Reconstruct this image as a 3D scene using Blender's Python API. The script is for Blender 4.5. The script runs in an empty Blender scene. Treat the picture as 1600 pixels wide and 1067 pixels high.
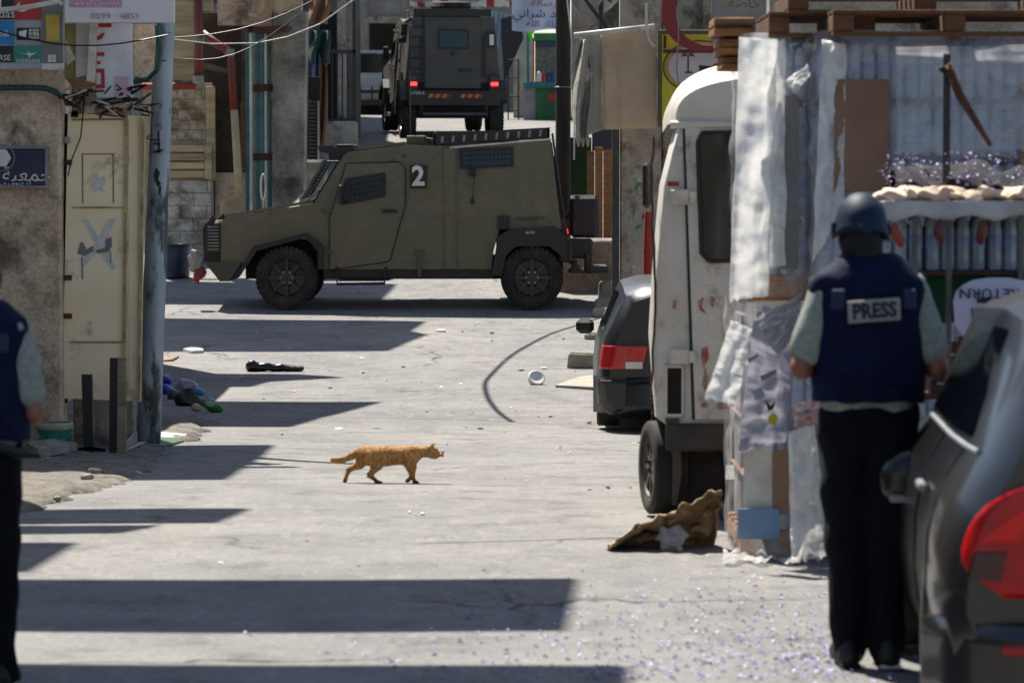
import bpy, bmesh, math, random
import numpy as np
from mathutils import Vector, Matrix, noise as mnoise
random.seed(7)
SC = bpy.context.scene
COL = SC.collection
# ---------------------------------------------------------------- camera
F = 5600.0; CAMZ = 1.87; PITCH = math.atan(261.5 / F)
cd = bpy.data.cameras.new('camera'); cam = bpy.data.objects.new('camera', cd); COL.objects.link(cam)
cam.location = (0, 0, CAMZ); cam.rotation_euler = (math.pi / 2 - PITCH, 0, 0)
cd.sensor_width = 36.0; cd.lens = F / 1600 * 36.0; cd.clip_start = 0.5; cd.clip_end = 2000
cd.dof.use_dof = True; cd.dof.focus_distance = 34.0; cd.dof.aperture_fstop = 5.4
SC.camera = cam
# ---------------------------------------------------------------- sky, sun, exposure
LX, LY = 0.30, -0.55                       # horizontal shadow offset per metre of height
w = bpy.data.worlds.new('World'); SC.world = w; w.use_nodes = True
nt = w.node_tree; bg = nt.nodes['Background']
sky = nt.nodes.new('ShaderNodeTexSky'); sky.sky_type = 'NISHITA'; sky.sun_disc = False
ELEV = math.atan(1 / math.hypot(LX, LY))
sky.sun_elevation = ELEV; sky.sun_rotation = math.atan2(-LX, -LY)
nt.links.new(sky.outputs[0], bg.inputs[0]); bg.inputs[1].default_value = 0.062
sd = bpy.data.lights.new('sun', 'SUN'); sd.energy = 4.4; sd.angle = math.radians(0.53); sd.color = (1.0, 0.94, 0.84)
sun = bpy.data.objects.new('sun', sd); COL.objects.link(sun); sun.location = (-10, 20, 40)
sun.rotation_euler = Vector((LX, LY, -1)).to_track_quat('-Z', 'Y').to_euler()
SC.view_settings.view_transform = 'Standard'; SC.view_settings.look = 'None'
SC.view_settings.gamma = 1.0; SC.view_settings.use_curve_mapping = False
SC.view_settings.exposure = 1.25
# ---------------------------------------------------------------- projection helpers (authoring only)
CT, ST = math.cos(PITCH), math.sin(PITCH)
def W(px, py, Y):
    dx = (px - 800) / F; dy = (533.5 - py) / F
    d = Vector((dx, CT + dy * ST, -ST + dy * CT))
    t = Y / d.y
    return Vector((0, 0, CAMZ)) + d * t
GN = [(-40, 0), (0, 0), (13.5, 0), (19.3, 0), (23, -.11), (28, -.30), (32, -.42), (36, -.42), (40, -.36), (45, -.17), (49.1, 0.0), (52, .18), (55, .48), (60, 1.18), (66, 2.10), (70, 2.60), (76, 2.88), (84, 3.12), (95, 3.5), (300, 8.0)]
def gz(Y):
    for (a, za), (b, zb) in zip(GN, GN[1:]):
        if Y <= b:
            t = (Y - a) / (b - a); 
            return za + (zb - za) * t
    return GN[-1][1]
def gzs(Y):   # smoothed
    return sum(gz(Y + d) for d in (-1.2, -.6, 0, .6, 1.2)) / 5
def G(px, py):
    Y = 6.0
    while Y < 200:
        p = W(px, py, Y)
        if p.z <= gzs(Y): 
            return Vector((p.x, Y, gzs(Y)))
        Y += .02
    return W(px, py, 100)
# ---------------------------------------------------------------- materials
MATS = {}
def srgb(c):
    if isinstance(c, str):
        c = c.lstrip('#'); c = [int(c[i:i+2], 16) / 255 for i in (0, 2, 4)]
        return tuple((x / 12.92 if x <= .04045 else ((x + .055) / 1.055) ** 2.4) for x in c)
    return tuple(c)
def mat(name, col, rough=.7, col2=None, scale=4.0, amt=.5, metal=0.0, bump=0.0, bscale=None, grime=0.0, gcol='2a241d', gscale=1.5, spec=.5, stretch=(1,1,1), coat=0.0, gsharp=(.50,.68)):
    if name in MATS: return MATS[name]
    m = bpy.data.materials.new(name); m.use_nodes = True; MATS[name] = m
    n = m.node_tree.nodes; L = m.node_tree.links; b = n['Principled BSDF']
    c1 = srgb(col); b.inputs['Roughness'].default_value = rough; b.inputs['Metallic'].default_value = metal
    b.inputs['Specular IOR Level'].default_value = spec
    if coat: b.inputs['Coat Weight'].default_value = coat; b.inputs['Coat Roughness'].default_value = .08
    tc = n.new('ShaderNodeTexCoord'); mp = n.new('ShaderNodeMapping'); mp.inputs['Scale'].default_value = stretch
    L.new(tc.outputs['Object'], mp.inputs[0])
    c2 = srgb(col2) if col2 else tuple(x * .72 for x in c1)
    nz = n.new('ShaderNodeTexNoise'); nz.inputs['Scale'].default_value = scale; nz.inputs['Detail'].default_value = 6; nz.inputs['Roughness'].default_value = .62
    L.new(mp.outputs[0], nz.inputs['Vector'])
    rp = n.new('ShaderNodeMapRange'); rp.inputs[1].default_value = .32; rp.inputs[2].default_value = .68; rp.inputs[4].default_value = amt * 2 if amt < .5 else 1
    L.new(nz.outputs[0], rp.inputs[0])
    mx = n.new('ShaderNodeMix'); mx.data_type = 'RGBA'; mx.inputs[6].default_value = (*c1, 1); mx.inputs[7].default_value = (*c2, 1)
    L.new(rp.outputs[0], mx.inputs[0]); out = mx.outputs[2]
    if grime:
        g = n.new('ShaderNodeTexNoise'); g.inputs['Scale'].default_value = gscale; g.inputs['Detail'].default_value = 9; g.inputs['Roughness'].default_value = .7
        L.new(mp.outputs[0], g.inputs['Vector'])
        r2 = n.new('ShaderNodeMapRange'); r2.inputs[1].default_value = gsharp[0]; r2.inputs[2].default_value = gsharp[1]; r2.inputs[4].default_value = grime
        L.new(g.outputs[0], r2.inputs[0])
        m2 = n.new('ShaderNodeMix'); m2.data_type = 'RGBA'; m2.inputs[7].default_value = (*srgb(gcol), 1)
        L.new(r2.outputs[0], m2.inputs[0]); L.new(out, m2.inputs[6]); out = m2.outputs[2]
    if bump >= .2:
        fs_ = n.new('ShaderNodeTexNoise'); fs_.inputs['Scale'].default_value = 38; fs_.inputs['Detail'].default_value = 5; fs_.inputs['Roughness'].default_value = .75
        L.new(mp.outputs[0], fs_.inputs['Vector']); r3 = n.new('ShaderNodeMapRange'); r3.inputs[1].default_value = .3; r3.inputs[2].default_value = .7; r3.inputs[3].default_value = .62; r3.inputs[4].default_value = 1.3
        L.new(fs_.outputs[0], r3.inputs[0]); m3 = n.new('ShaderNodeVectorMath'); m3.operation = 'SCALE'; L.new(out, m3.inputs[0]); L.new(r3.outputs[0], m3.inputs['Scale']); out = m3.outputs[0]
    L.new(out, b.inputs['Base Color'])
    if bump:
        bn = n.new('ShaderNodeTexNoise'); bn.inputs['Scale'].default_value = bscale or scale * 6; bn.inputs['Detail'].default_value = 6
        L.new(mp.outputs[0], bn.inputs['Vector'])
        bb = n.new('ShaderNodeBump'); bb.inputs['Strength'].default_value = bump; bb.inputs['Distance'].default_value = .02
        L.new(bn.outputs[0], bb.inputs['Height']); L.new(bb.outputs[0], b.inputs['Normal'])
    return m
def emis(name, col, strength):
    m = mat(name, col, .3); b = m.node_tree.nodes['Principled BSDF']
    b.inputs['Emission Color'].default_value = (*srgb(col), 1); b.inputs['Emission Strength'].default_value = strength
    return m
def film(name, tint, opacity=.35, rough=.15, scale=7.0, white=.5):
    """thin clear plastic: part transparent, part glossy and milky"""
    m = bpy.data.materials.new(name); m.use_nodes = True; MATS[name] = m
    n = m.node_tree.nodes; L = m.node_tree.links; b = n['Principled BSDF']
    b.inputs['Base Color'].default_value = (*srgb(tint), 1); b.inputs['Roughness'].default_value = rough
    tc = n.new('ShaderNodeTexCoord'); nz = n.new('ShaderNodeTexNoise'); nz.inputs['Scale'].default_value = scale; nz.inputs['Detail'].default_value = 5; nz.inputs['Distortion'].default_value = 1.2
    L.new(tc.outputs['Object'], nz.inputs['Vector'])
    r = n.new('ShaderNodeMapRange'); r.inputs[1].default_value = .35; r.inputs[2].default_value = .7; r.inputs[3].default_value = opacity; r.inputs[4].default_value = min(1, opacity + white)
    L.new(nz.outputs[0], r.inputs[0])
    tr = n.new('ShaderNodeBsdfTransparent'); tl_ = n.new('ShaderNodeBsdfTranslucent'); tl_.inputs[0].default_value = (*srgb(tint), 1)
    m1 = n.new('ShaderNodeMixShader'); m1.inputs[0].default_value = .45; L.new(b.outputs[0], m1.inputs[1]); L.new(tl_.outputs[0], m1.inputs[2])
    m2 = n.new('ShaderNodeMixShader'); L.new(r.outputs[0], m2.inputs[0]); L.new(tr.outputs[0], m2.inputs[1]); L.new(m1.outputs[0], m2.inputs[2])
    L.new(m2.outputs[0], n['Material Output'].inputs[0])
    bb = n.new('ShaderNodeBump'); bb.inputs['Strength'].default_value = .6; bb.inputs['Distance'].default_value = .02
    L.new(nz.outputs[0], bb.inputs['Height']); L.new(bb.outputs[0], b.inputs['Normal'])
    return m
# ---------------------------------------------------------------- mesh builder
class MB:
    def __init__(s): s.v = []; s.f = []; s.mi = []
    def add(s, vs, fs, mi=0):
        o = len(s.v); s.v += [tuple(v) for v in vs]
        for f in fs: s.f.append(tuple(i + o for i in f)); s.mi.append(mi)
        return s
    def box(s, a, b, mi=0, rot=None, piv=None):
        x0, y0, z0 = a; x1, y1, z1 = b
        vs = [Vector(p) for p in ((x0,y0,z0),(x1,y0,z0),(x1,y1,z0),(x0,y1,z0),(x0,y0,z1),(x1,y0,z1),(x1,y1,z1),(x0,y1,z1))]
        if rot is not None:
            c = Vector(piv) if piv is not None else (Vector(a) + Vector(b)) / 2
            vs = [rot @ (v - c) + c for v in vs]
        return s.add(vs, [(0,3,2,1),(4,5,6,7),(0,1,5,4),(1,2,6,5),(2,3,7,6),(3,0,4,7)], mi)
    def bbox(s, a, b, bev=.01, mi=0):
        """box with chamfered edges"""
        x0,y0,z0 = a; x1,y1,z1 = b; e = min(bev, (x1-x0)/2.1, (y1-y0)/2.1, (z1-z0)/2.1)
        bm = bmesh.new(); bmesh.ops.create_cube(bm, size=1)
        for v in bm.verts: v.co = Vector(((x0+x1)/2 + v.co.x*(x1-x0), (y0+y1)/2 + v.co.y*(y1-y0), (z0+z1)/2 + v.co.z*(z1-z0)))
        bmesh.ops.bevel(bm, geom=bm.edges[:], offset=e, segments=1, affect='EDGES')
        bm.verts.index_update(); s.add([v.co[:] for v in bm.verts], [[v.index for v in f.verts] for f in bm.faces], mi); bm.free(); return s
    def prism(s, poly, d0, d1, axis='y', mi=0, w0=None):
        """poly of (a,b) pairs; axis y: (x,z) extruded in y; axis x: (y,z) in x; axis z: (x,y) in z"""
        n = len(poly)
        def P(a, b, d): return (a, d, b) if axis == 'y' else ((d, a, b) if axis == 'x' else (a, b, d))
        vs = [P(a, b, d0) for a, b in poly] + [P(a, b, d1) for a, b in poly]
        ar = sum(poly[i][0]*poly[(i+1)%n][1] - poly[(i+1)%n][0]*poly[i][1] for i in range(n))
        fs = [tuple(range(n)), tuple(range(2*n-1, n-1, -1))] + [(i, i+n, (i+1)%n+n, (i+1)%n) for i in range(n)]
        flip = (ar > 0) != (d1 > d0)
        if axis == 'y': flip = not flip
        if not flip: fs = [tuple(reversed(f)) for f in fs]
        return s.add(vs, fs, mi)
    def tube(s, pts, r, n=8, mi=0, cap=True, closed=False):
        pts = [Vector(p) for p in pts]; m = len(pts); rs = r if isinstance(r, (list, tuple)) else [r]*m
        vs = []; prev = None
        for i, p in enumerate(pts):
            if closed: t = pts[(i+1) % m] - pts[i-1]
            else: t = (pts[min(i+1, m-1)] - pts[max(i-1, 0)])
            t.normalize()
            a = prev if prev is not None else (Vector((0,0,1)) if abs(t.z) < .9 else Vector((1,0,0)))
            u = (a - t * a.dot(t)).normalized(); prev = u; q = t.cross(u)
            for k in range(n):
                an = 2*math.pi*k/n; vs.append(p + (u*math.cos(an) + q*math.sin(an)) * rs[i])
        fs = []
        for i in range(m if closed else m-1):
            j = (i+1) % m
            for k in range(n): fs.append((i*n+k, i*n+(k+1)%n, j*n+(k+1)%n, j*n+k))
        if cap and not closed: fs += [tuple(range(n-1, -1, -1)), tuple((m-1)*n+k for k in range(n))]
        return s.add(vs, fs, mi)
    def lathe(s, prof, c=(0,0,0), axis='z', n=20, mi=0, cap=True):
        """prof list of (r,h)"""
        vs = []; m = len(prof)
        for r, h in prof:
            for k in range(n):
                a = 2*math.pi*k/n; x, y = r*math.cos(a), r*math.sin(a)
                v = (x, y, h) if axis == 'z' else ((x, h, y) if axis == 'y' else (h, x, y))
                vs.append((v[0]+c[0], v[1]+c[1], v[2]+c[2]))
        fs = [(i*n+k, i*n+(k+1)%n, (i+1)*n+(k+1)%n, (i+1)*n+k) for i in range(m-1) for k in range(n)]
        if cap: fs += [tuple(range(n-1,-1,-1)), tuple((m-1)*n+k for k in range(n))]
        return s.add(vs, fs, mi)
    def grid(s, fn, nu, nv, mi=0, thick=0):
        o = [[Vector(fn(i/nu, j/nv)) for j in range(nv+1)] for i in range(nu+1)]
        vs = [p for r in o for p in r]
        s.add(vs, [(i*(nv+1)+j, (i+1)*(nv+1)+j, (i+1)*(nv+1)+j+1, i*(nv+1)+j+1) for i in range(nu) for j in range(nv)], mi); return s
    def build(s, name, m=None, parent=None, smooth=False, solid=0, loc=None, recalc=True, mats=None):
        me = bpy.data.meshes.new(name); me.from_pydata(s.v, [], s.f)
        for mm in (mats or [m]):
            if mm: me.materials.append(mm)
        me.polygons.foreach_set('material_index', s.mi)
        if recalc:
            bm = bmesh.new(); bm.from_mesh(me); bmesh.ops.recalc_face_normals(bm, faces=bm.faces[:]); bm.to_mesh(me); bm.free()
        if smooth: me.shade_smooth() if smooth is True else me.shade_smooth()
        me.update(); o = bpy.data.objects.new(name, me); COL.objects.link(o)
        if parent: o.parent = parent
        if loc: o.location = loc
        if solid:
            md = o.modifiers.new('s', 'SOLIDIFY'); md.thickness = solid; md.offset = 0
        if smooth == 'angle':
            me.set_sharp_from_angle(angle=math.radians(38))
        return o
def tag(o, label, cat, group=None):
    o['label'] = label; o['category'] = cat
    if group: o['group'] = group
    return o
def struct(o): o['kind'] = 'structure'; return o
def empty(name, loc=(0,0,0), rz=0, label=None, cat=None, group=None):
    o = bpy.data.objects.new(name, None); COL.objects.link(o); o.location = loc; o.rotation_euler = (0,0,rz); o.empty_display_size = .1
    if label: tag(o, label, cat, group)
    return o
def cp(o, parent=None):
    c = o.copy(); COL.objects.link(c); c.parent = parent
    for ch in list(o.children): cp(ch, c)
    return c
def text(s, size, m, parent, loc, rot=(math.pi/2,0,0), name='lettering', sx=1.0, align='CENTER', ext=.002, offs=0.0):
    cu = bpy.data.curves.new('t', 'FONT'); cu.body = s; cu.size = size; cu.align_x = align; cu.align_y = 'CENTER'; cu.extrude = ext; cu.resolution_u = 2; cu.offset = offs
    t = bpy.data.objects.new('t', cu); COL.objects.link(t); bpy.context.view_layer.update()
    me = bpy.data.meshes.new_from_object(t.evaluated_get(bpy.context.evaluated_depsgraph_get()))
    bpy.data.objects.remove(t); me.materials.clear(); me.materials.append(m)
    for v in me.vertices: v.co.x *= sx
    o = bpy.data.objects.new(name, me); COL.objects.link(o); o.location = loc; o.rotation_euler = rot
    if parent: o.parent = parent
    return o
# ---- Arabic letters joined by presentation forms, laid out right to left
AR = {'ج':'ﺝﺞﺟﺠ','م':'ﻡﻢﻣﻤ','ع':'ﻉﻊﻋﻌ','ي':'ﻱﻲﻳﻴ','ة':'ﺓﺔ','إ':'ﺇﺈ','ل':'ﻝﻞﻟﻠ','د':'ﺩﺪ','ر':'ﺭﺮ','ض':'ﺽﺾﺿﻀ','ى':'ﻯﻰ','س':'ﺱﺲﺳﺴ','ا':'ﺍﺎ','و':'ﻭﻮ','خ':'ﺥﺦﺧﺨ','ص':'ﺹﺺﺻﺼ','ش':'ﺵﺶﺷﺸ','ق':'ﻕﻖﻗﻘ','ب':'ﺏﺐﺑﺒ','ن':'ﻥﻦﻧﻨ','ت':'ﺕﺖﺗﺘ','ه':'ﻩﻪﻫﻬ','ف':'ﻑﻒﻓﻔ'}
def arab(s):
    out = []
    for i, c in enumerate(s):
        f = AR.get(c)
        if not f: out.append(c); continue
        pj = i > 0 and s[i-1] in AR and len(AR[s[i-1]]) == 4
        nj = len(f) == 4 and i < len(s)-1 and s[i+1] in AR
        out.append(f[3] if pj and nj else f[2] if nj else f[1] if pj else f[0])
    return ''.join(reversed(out))
# ---- rounded-cone fields meshed by surface nets: one continuous skin for bodies
def sdf(prims, vox, k=.03):
    lo = np.array([1e9]*3); hi = -lo
    for p in prims:
        if p[0] == 'c':
            for q, r in ((p[1], p[3]), (p[2], p[4])): lo = np.minimum(lo, np.array(q)-r); hi = np.maximum(hi, np.array(q)+r)
        else:
            r = np.array(p[2]) if p[0] == 'e' else np.array(p[2]); r = np.full(3, max(r)) if len(p) > 3 and p[3] is not None else r
            lo = np.minimum(lo, np.array(p[1])-r); hi = np.maximum(hi, np.array(p[1])+r)
    lo = lo - vox*3; hi = hi + vox*3
    ax = [np.arange(lo[i], hi[i]+vox, vox) for i in range(3)]
    X, Y, Z = np.meshgrid(*ax, indexing='ij'); P = np.stack([X, Y, Z], -1).astype(np.float32); D = None
    for p in prims:
        if p[0] == 'c':
            a = np.array(p[1], np.float32); b = np.array(p[2], np.float32); ab = b-a
            t = np.clip(((P-a) @ ab) / max(float(ab @ ab), 1e-9), 0, 1)
            d = np.linalg.norm(P - a - t[..., None]*ab, axis=-1) - (p[3] + t*(p[4]-p[3])); kk = p[5] if len(p) > 5 else k
        else:
            r = np.array(p[2], np.float32); q = P - np.array(p[1], np.float32)
            if len(p) > 3 and p[3] is not None: q = q @ np.array(p[3], np.float32)
            l = np.linalg.norm(q / r, axis=-1); d = (l - 1) * min(r) * (.5 + .5 * np.clip(l, 0, 1)); kk = k
            d = l * (l - 1) / np.maximum(np.linalg.norm(q / (r*r), axis=-1), 1e-6)
        if D is None: D = d
        else:
            h = np.maximum(kk - np.abs(D-d), 0) / kk; D = np.minimum(D, d) - h*h*kk*.25
    ins = D < 0; nx, ny, nz = D.shape
    cor = [(i,j,l) for i in (0,1) for j in (0,1) for l in (0,1)]
    sl = lambda A, c: A[c[0]:nx-1+c[0], c[1]:ny-1+c[1], c[2]:nz-1+c[2]]
    cnt = sum(sl(ins, c).astype(int) for c in cor); act = (cnt > 0) & (cnt < 8)
    S = np.zeros(act.shape + (3,)); N = np.zeros(act.shape)
    for a in cor:
        for ax_ in range(3):
            if a[ax_]: continue
            b = list(a); b[ax_] = 1
            da, db = sl(D, a), sl(D, b); cr = (da < 0) != (db < 0)
            t = np.where(cr, da / np.where(cr, da-db, 1), 0)
            pt = np.zeros(act.shape + (3,))
            for q in range(3): pt[..., q] = a[q]
            pt[..., ax_] = t
            S += np.where(cr[..., None], pt, 0); N += cr
    idx = -np.ones(act.shape, int); idx[act] = np.arange(act.sum())
    cells = np.argwhere(act); vs = (cells + (S[act] / N[act][:, None])) * vox + lo
    fs = []
    for ax_ in range(3):
        u, v = (ax_+1) % 3, (ax_+2) % 3
        A = ins; s0 = [slice(None)]*3; s1 = [slice(None)]*3; s0[ax_] = slice(0, -1); s1[ax_] = slice(1, None)
        for e in np.argwhere(A[tuple(s0)] != A[tuple(s1)]):
            if e[u] == 0 or e[v] == 0: continue
            q = []
            for du, dv in ((0,0),(1,0),(1,1),(0,1)):
                c = e.copy(); c[u] -= du; c[v] -= dv; q.append(c)
            try: ids = [int(idx[tuple(c)]) for c in q]
            except IndexError: continue
            if min(ids) >= 0: fs.append(tuple(ids) if ins[tuple(e)] else tuple(reversed(ids)))
    m = MB(); m.add([tuple(map(float, x)) for x in vs], fs); return m
def crumple(p, amp, sc, seed=0):
    q = Vector(p) * sc + Vector((seed*3.1, seed*7.7, seed*1.3)); return mnoise.noise_vector(q) * amp
def adopt(o, parent):
    o.parent = parent
    o.matrix_parent_inverse = (Matrix.Translation(parent.location) @ parent.rotation_euler.to_matrix().to_4x4()).inverted()
    return o
def wb(mb, name, m, parent=None, **k):
    """build in world coordinates and hang under parent"""
    o = mb.build(name, m, None, **k)
    return adopt(o, parent) if parent else o
def R(px0, py0, px1, py1, Y, th=.03, bev=.006):
    """box seen as a pixel rectangle, front face at depth Y, th deep"""
    a = W(px0, py1, Y); b = W(px1, py0, Y)
    return MB().bbox((a.x, Y, a.z), (b.x, Y + th, b.z), bev)
def panel(name, px0, py0, px1, py1, Y, th, m, parent=None, bev=.006):
    return wb(R(px0, py0, px1, py1, Y, th, bev), name, m, parent)
def poly(pts, Y, th):
    """polygon given in pixels at depth Y, extruded th back"""
    q = [W(x, y, Y) for x, y in pts]
    return MB().prism([(p.x, p.z) for p in q], Y, Y + th, 'y')
def wtext(s, px, py, Y, hpx, m, parent, sx=1.0, name='lettering', rot=0, align='CENTER', offs=0):
    p = W(px, py, Y); o = text(s, hpx * Y / F * 1.38, m, None, p, (math.pi/2, rot, 0), name, sx, align, offs=offs)
    return adopt(o, parent)
# ---------------------------------------------------------------- ground
def ground_material():
    m = bpy.data.materials.new('dusty_asphalt'); m.use_nodes = True
    n = m.node_tree.nodes; L = m.node_tree.links; b = n['Principled BSDF']; b.inputs['Roughness'].default_value = .88; b.inputs['Specular IOR Level'].default_value = .25
    tc = n.new('ShaderNodeTexCoord')
    def nz(scale, detail=6, rough=.6, st=None):
        mp = n.new('ShaderNodeMapping'); mp.inputs['Scale'].default_value = st or (1,1,1); L.new(tc.outputs['Object'], mp.inputs[0])
        t = n.new('ShaderNodeTexNoise'); t.inputs['Scale'].default_value = scale; t.inputs['Detail'].default_value = detail; t.inputs['Roughness'].default_value = rough
        L.new(mp.outputs[0], t.inputs['Vector']); return t.outputs[0]
    def rng(s, a, b_, lo=0, hi=1):
        r = n.new('ShaderNodeMapRange'); r.inputs[1].default_value = a; r.inputs[2].default_value = b_; r.inputs[3].default_value = lo; r.inputs[4].default_value = hi; L.new(s, r.inputs[0]); return r.outputs[0]
    def mix(f, a, c):
        x = n.new('ShaderNodeMix'); x.data_type = 'RGBA'; L.new(f, x.inputs[0])
        for i, q in ((6, a), (7, c)):
            if isinstance(q, tuple): x.inputs[i].default_value = (*q, 1)
            else: L.new(q, x.inputs[i])
        return x.outputs[2]
    base = mix(rng(nz(.7), .35, .65), (.160, .158, .155), (.215, .210, .203))
    base = mix(rng(nz(.33, 5, .65, (1, .45, 1)), .50, .70, 0, .75), base, (.26, .24, .21))      # blown dust
    base = mix(rng(nz(2.2, 9, .8), .50, .66, 0, .85), base, (.085, .084, .084))                  # oil and patches
    base = mix(rng(nz(8, 9, .85, (1, .35, 1)), .53, .66, 0, .75), base, (.30, .285, .265))                       # pale scuffs
    base = mix(rng(nz(26, 6, .85), .50, .62, 0, .6), base, (.075, .074, .072))                      # aggregate
    v = n.new('ShaderNodeTexVoronoi'); v.feature = 'DISTANCE_TO_EDGE'; v.inputs['Scale'].default_value = .42; v.inputs['Randomness'].default_value = 1
    wp = n.new('ShaderNodeVectorMath'); wp.operation = 'ADD'; nn = n.new('ShaderNodeTexNoise'); nn.inputs['Scale'].default_value = 1.3; nn.inputs['Detail'].default_value = 6
    L.new(tc.outputs['Object'], nn.inputs['Vector']); L.new(tc.outputs['Object'], wp.inputs[0]); L.new(nn.outputs['Color'], wp.inputs[1]); L.new(wp.outputs[0], v.inputs['Vector'])
    ck = rng(v.outputs['Distance'], .004, .012, 1, 0)
    mu = n.new('ShaderNodeMath'); mu.operation = 'MULTIPLY'; L.new(ck, mu.inputs[0]); L.new(rng(nz(.5), .5, .62), mu.inputs[1])
    base = mix(mu.outputs[0], base, (.05, .05, .05))
    L.new(base, b.inputs['Base Color'])
    bb = n.new('ShaderNodeBump'); bb.inputs['Strength'].default_value = .5; bb.inputs['Distance'].default_value = .012
    L.new(nz(45, 6, .75), bb.inputs['Height']); L.new(bb.outputs[0], b.inputs['Normal'])
    return m
g = MB()
ys = [-60, -30, 0, 6] + [8 + i * .4 for i in range(150)] + [68 + i * 2 for i in range(30)] + [140, 180, 240, 300]
xs = [-60, -30, -15] + [-10 + i * .4 for i in range(51)] + [15, 30, 60]
def gzx(x, y):
    return gzs(y) + (mnoise.noise((x * .5, y * .4, 3.3)) * .018 if 8 < y < 70 and abs(x) < 10 else 0) * min(1, max(0, (y - 8) / 6))
g.add([(x, y, gzx(x, y)) for y in ys for x in xs], [(j*len(xs)+i, j*len(xs)+i+1, (j+1)*len(xs)+i+1, (j+1)*len(xs)+i) for j in range(len(ys)-1) for i in range(len(xs)-1)])
ASPH = ground_material()
ground = struct(g.build('road', ASPH, smooth=True))
# ---------------------------------------------------------------- common materials
M_CONC = mat('weathered_concrete', 'a09a8e', .9, '726b60', 2.2, .6, bump=.5, grime=.85, gcol='2f2a24', gscale=1.8, gsharp=(.5, .62))
M_PLAST = mat('stained_plaster', 'd0bca4', .92, 'ad9980', 3.0, .6, bump=.6, grime=.8, gcol='4a3c30', gscale=2.4, gsharp=(.50, .64))
M_DIRT = mat('packed_dirt', '78736a', .95, '56524b', 5, .7, bump=1.0, bscale=26, grime=.6, gcol='35322d', gscale=2.5)
M_DARK = mat('black_steel', '141414', .5, '24211e', 6, .4)
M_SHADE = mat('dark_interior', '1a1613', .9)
M_WHITE = mat('white_paint', 'd5d2c8', .5, 'b0aa9c', 5, .5, grime=.35, gcol='5a4a38', gscale=3)
M_BLACKP = mat('black_paint', '0d0d0f', .45)
M_WOOD = mat('raw_wood', '8a6138', .8, '5c3d22', 3, .6, stretch=(1, 1, 12), bump=.3)
M_WOODH = mat('raw_wood_across', 'a5703c', .8, '6b4525', 3, .6, stretch=(1, 1, 10), bump=.3)
M_RUST = mat('rusty_iron', '5a3322', .85, '2f1c14', 8, .6, bump=.4)
M_RED = mat('red_paint', 'a11410', .45, '7d0f0d', 6, .4)
M_STONE = mat('pale_kerb_stone', '9b958a', .9, '6f6a61', 4, .6, bump=.6)
M_CABLE = mat('black_cable', '0b0b0b', .5)
# ---------------------------------------------------------------- left sidewalk of broken concrete and dirt
edge = [G(*p) for p in ((352, 632), (338, 655), (300, 688), (262, 700), (235, 722), (205, 748), (160, 768), (95, 785), (20, 800))]
edge = [Vector((edge[0].x - .15, 33, 0))] + edge + [Vector((-2.5, 17.4, 0))]
def edge_x(y):
    for a, b in zip(edge, edge[1:]):
        if b.y <= y <= a.y: return b.x + (a.x - b.x) * (y - b.y) / max(a.y - b.y, 1e-6)
    return edge[-1].x if y < edge[-1].y else edge[0].x
sw = MB(); ny, nx = 260, 50
def swp(u, v):
    y = 17.4 + 15.6 * u; ex = edge_x(y) + mnoise.noise((y * 1.7, 0, 0)) * .16 + mnoise.noise((y * 5, 4, 0)) * .09
    x = ex - (v ** 1.5) * 4.2
    d = ex - x; h = .05 * min(1, d / .10) ** .5 + .04 * min(1, d / 1.2)
    h += mnoise.noise((x * 3, y * 1.6, 1)) * .012 * min(1, d * 4) + mnoise.noise((x * 8, y * 5, 2)) * .010 * min(1, d * 6) + mnoise.noise((x * 22, y * 16, 5)) * .012 * min(1, d * 8)
    return (x, y, gzs(y) - .012 + h)
sw.grid(swp, ny, nx)
struct(sw.build('sidewalk', M_DIRT, smooth=False))
def swz(x, y):
    d = max(0, edge_x(y) - x); return gzs(y) - .012 + .05 * min(1, d / .10) ** .5 + .04 * min(1, d / 1.2)
# ---------------------------------------------------------------- left corner building with the yellow steel door
YB = 27.3
lb = empty('corner_building', (-5.0, 29, gzs(28)), 0, 'brown plastered corner building behind the purple sign and yellow door', 'building')
def wx(px, Y): return (px - 800) * Y / F
xw = wx(96, YB)
wb(MB().bbox((-9, YB, -.6), (xw, YB + .35, 4.15), .02), 'plaster_wall', M_PLAST, lb)
wb(MB().bbox((-9, YB + .36, -.6), (-4.45, 42, 4.14), .02), 'side_wall', M_PLAST, lb)
wb(MB().bbox((-9, YB + .3, 4.16), (-4.4, 42, 4.34), .02), 'roof_slab', M_CONC, lb)
wb(MB().bbox((xw + .01, YB + .6, -.6), (-2.95, YB + .75, 4.15), .01), 'back_wall', M_CONC, lb)
# door: white jamb, dark slot, two yellow leaves with pressed panels
M_YEL = mat('cream_yellow_enamel', 'f0dfbf', .5, 'e3cfa8', 2.0, .5, bump=.12, grime=.55, gcol='5e4730', gscale=2.6, gsharp=(.56, .66))
M_YEL2 = mat('cream_yellow_edge', 'c2ad78', .55, '7d6742', 6, .6, grime=.6, gcol='3b2a1b', gscale=5)
door = empty('steel_door', (wx(150, 27.45), 27.45, gzs(27.4)), 0, 'cream yellow double steel door with grey spray-painted cross', 'door')
YD = 27.42
wb(poly([(86, 178), (99, 178), (93, 640), (76, 640)], YD - .06, .12), 'door_jamb', mat('chipped_white_wood', 'd5cfc2', .7, '6d5d49', 7, .6, grime=.6, gcol='3d3025', gscale=6), door)
wb(poly([(100, 178), (110, 178), (104, 630), (94, 630)], YD + .05, .06), 'dark_slot', M_SHADE, door)
leaf = wb(poly([(106, 178), (196, 180), (192, 626), (97, 622)], YD, .05), 'door_leaf', M_YEL, door)
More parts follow.
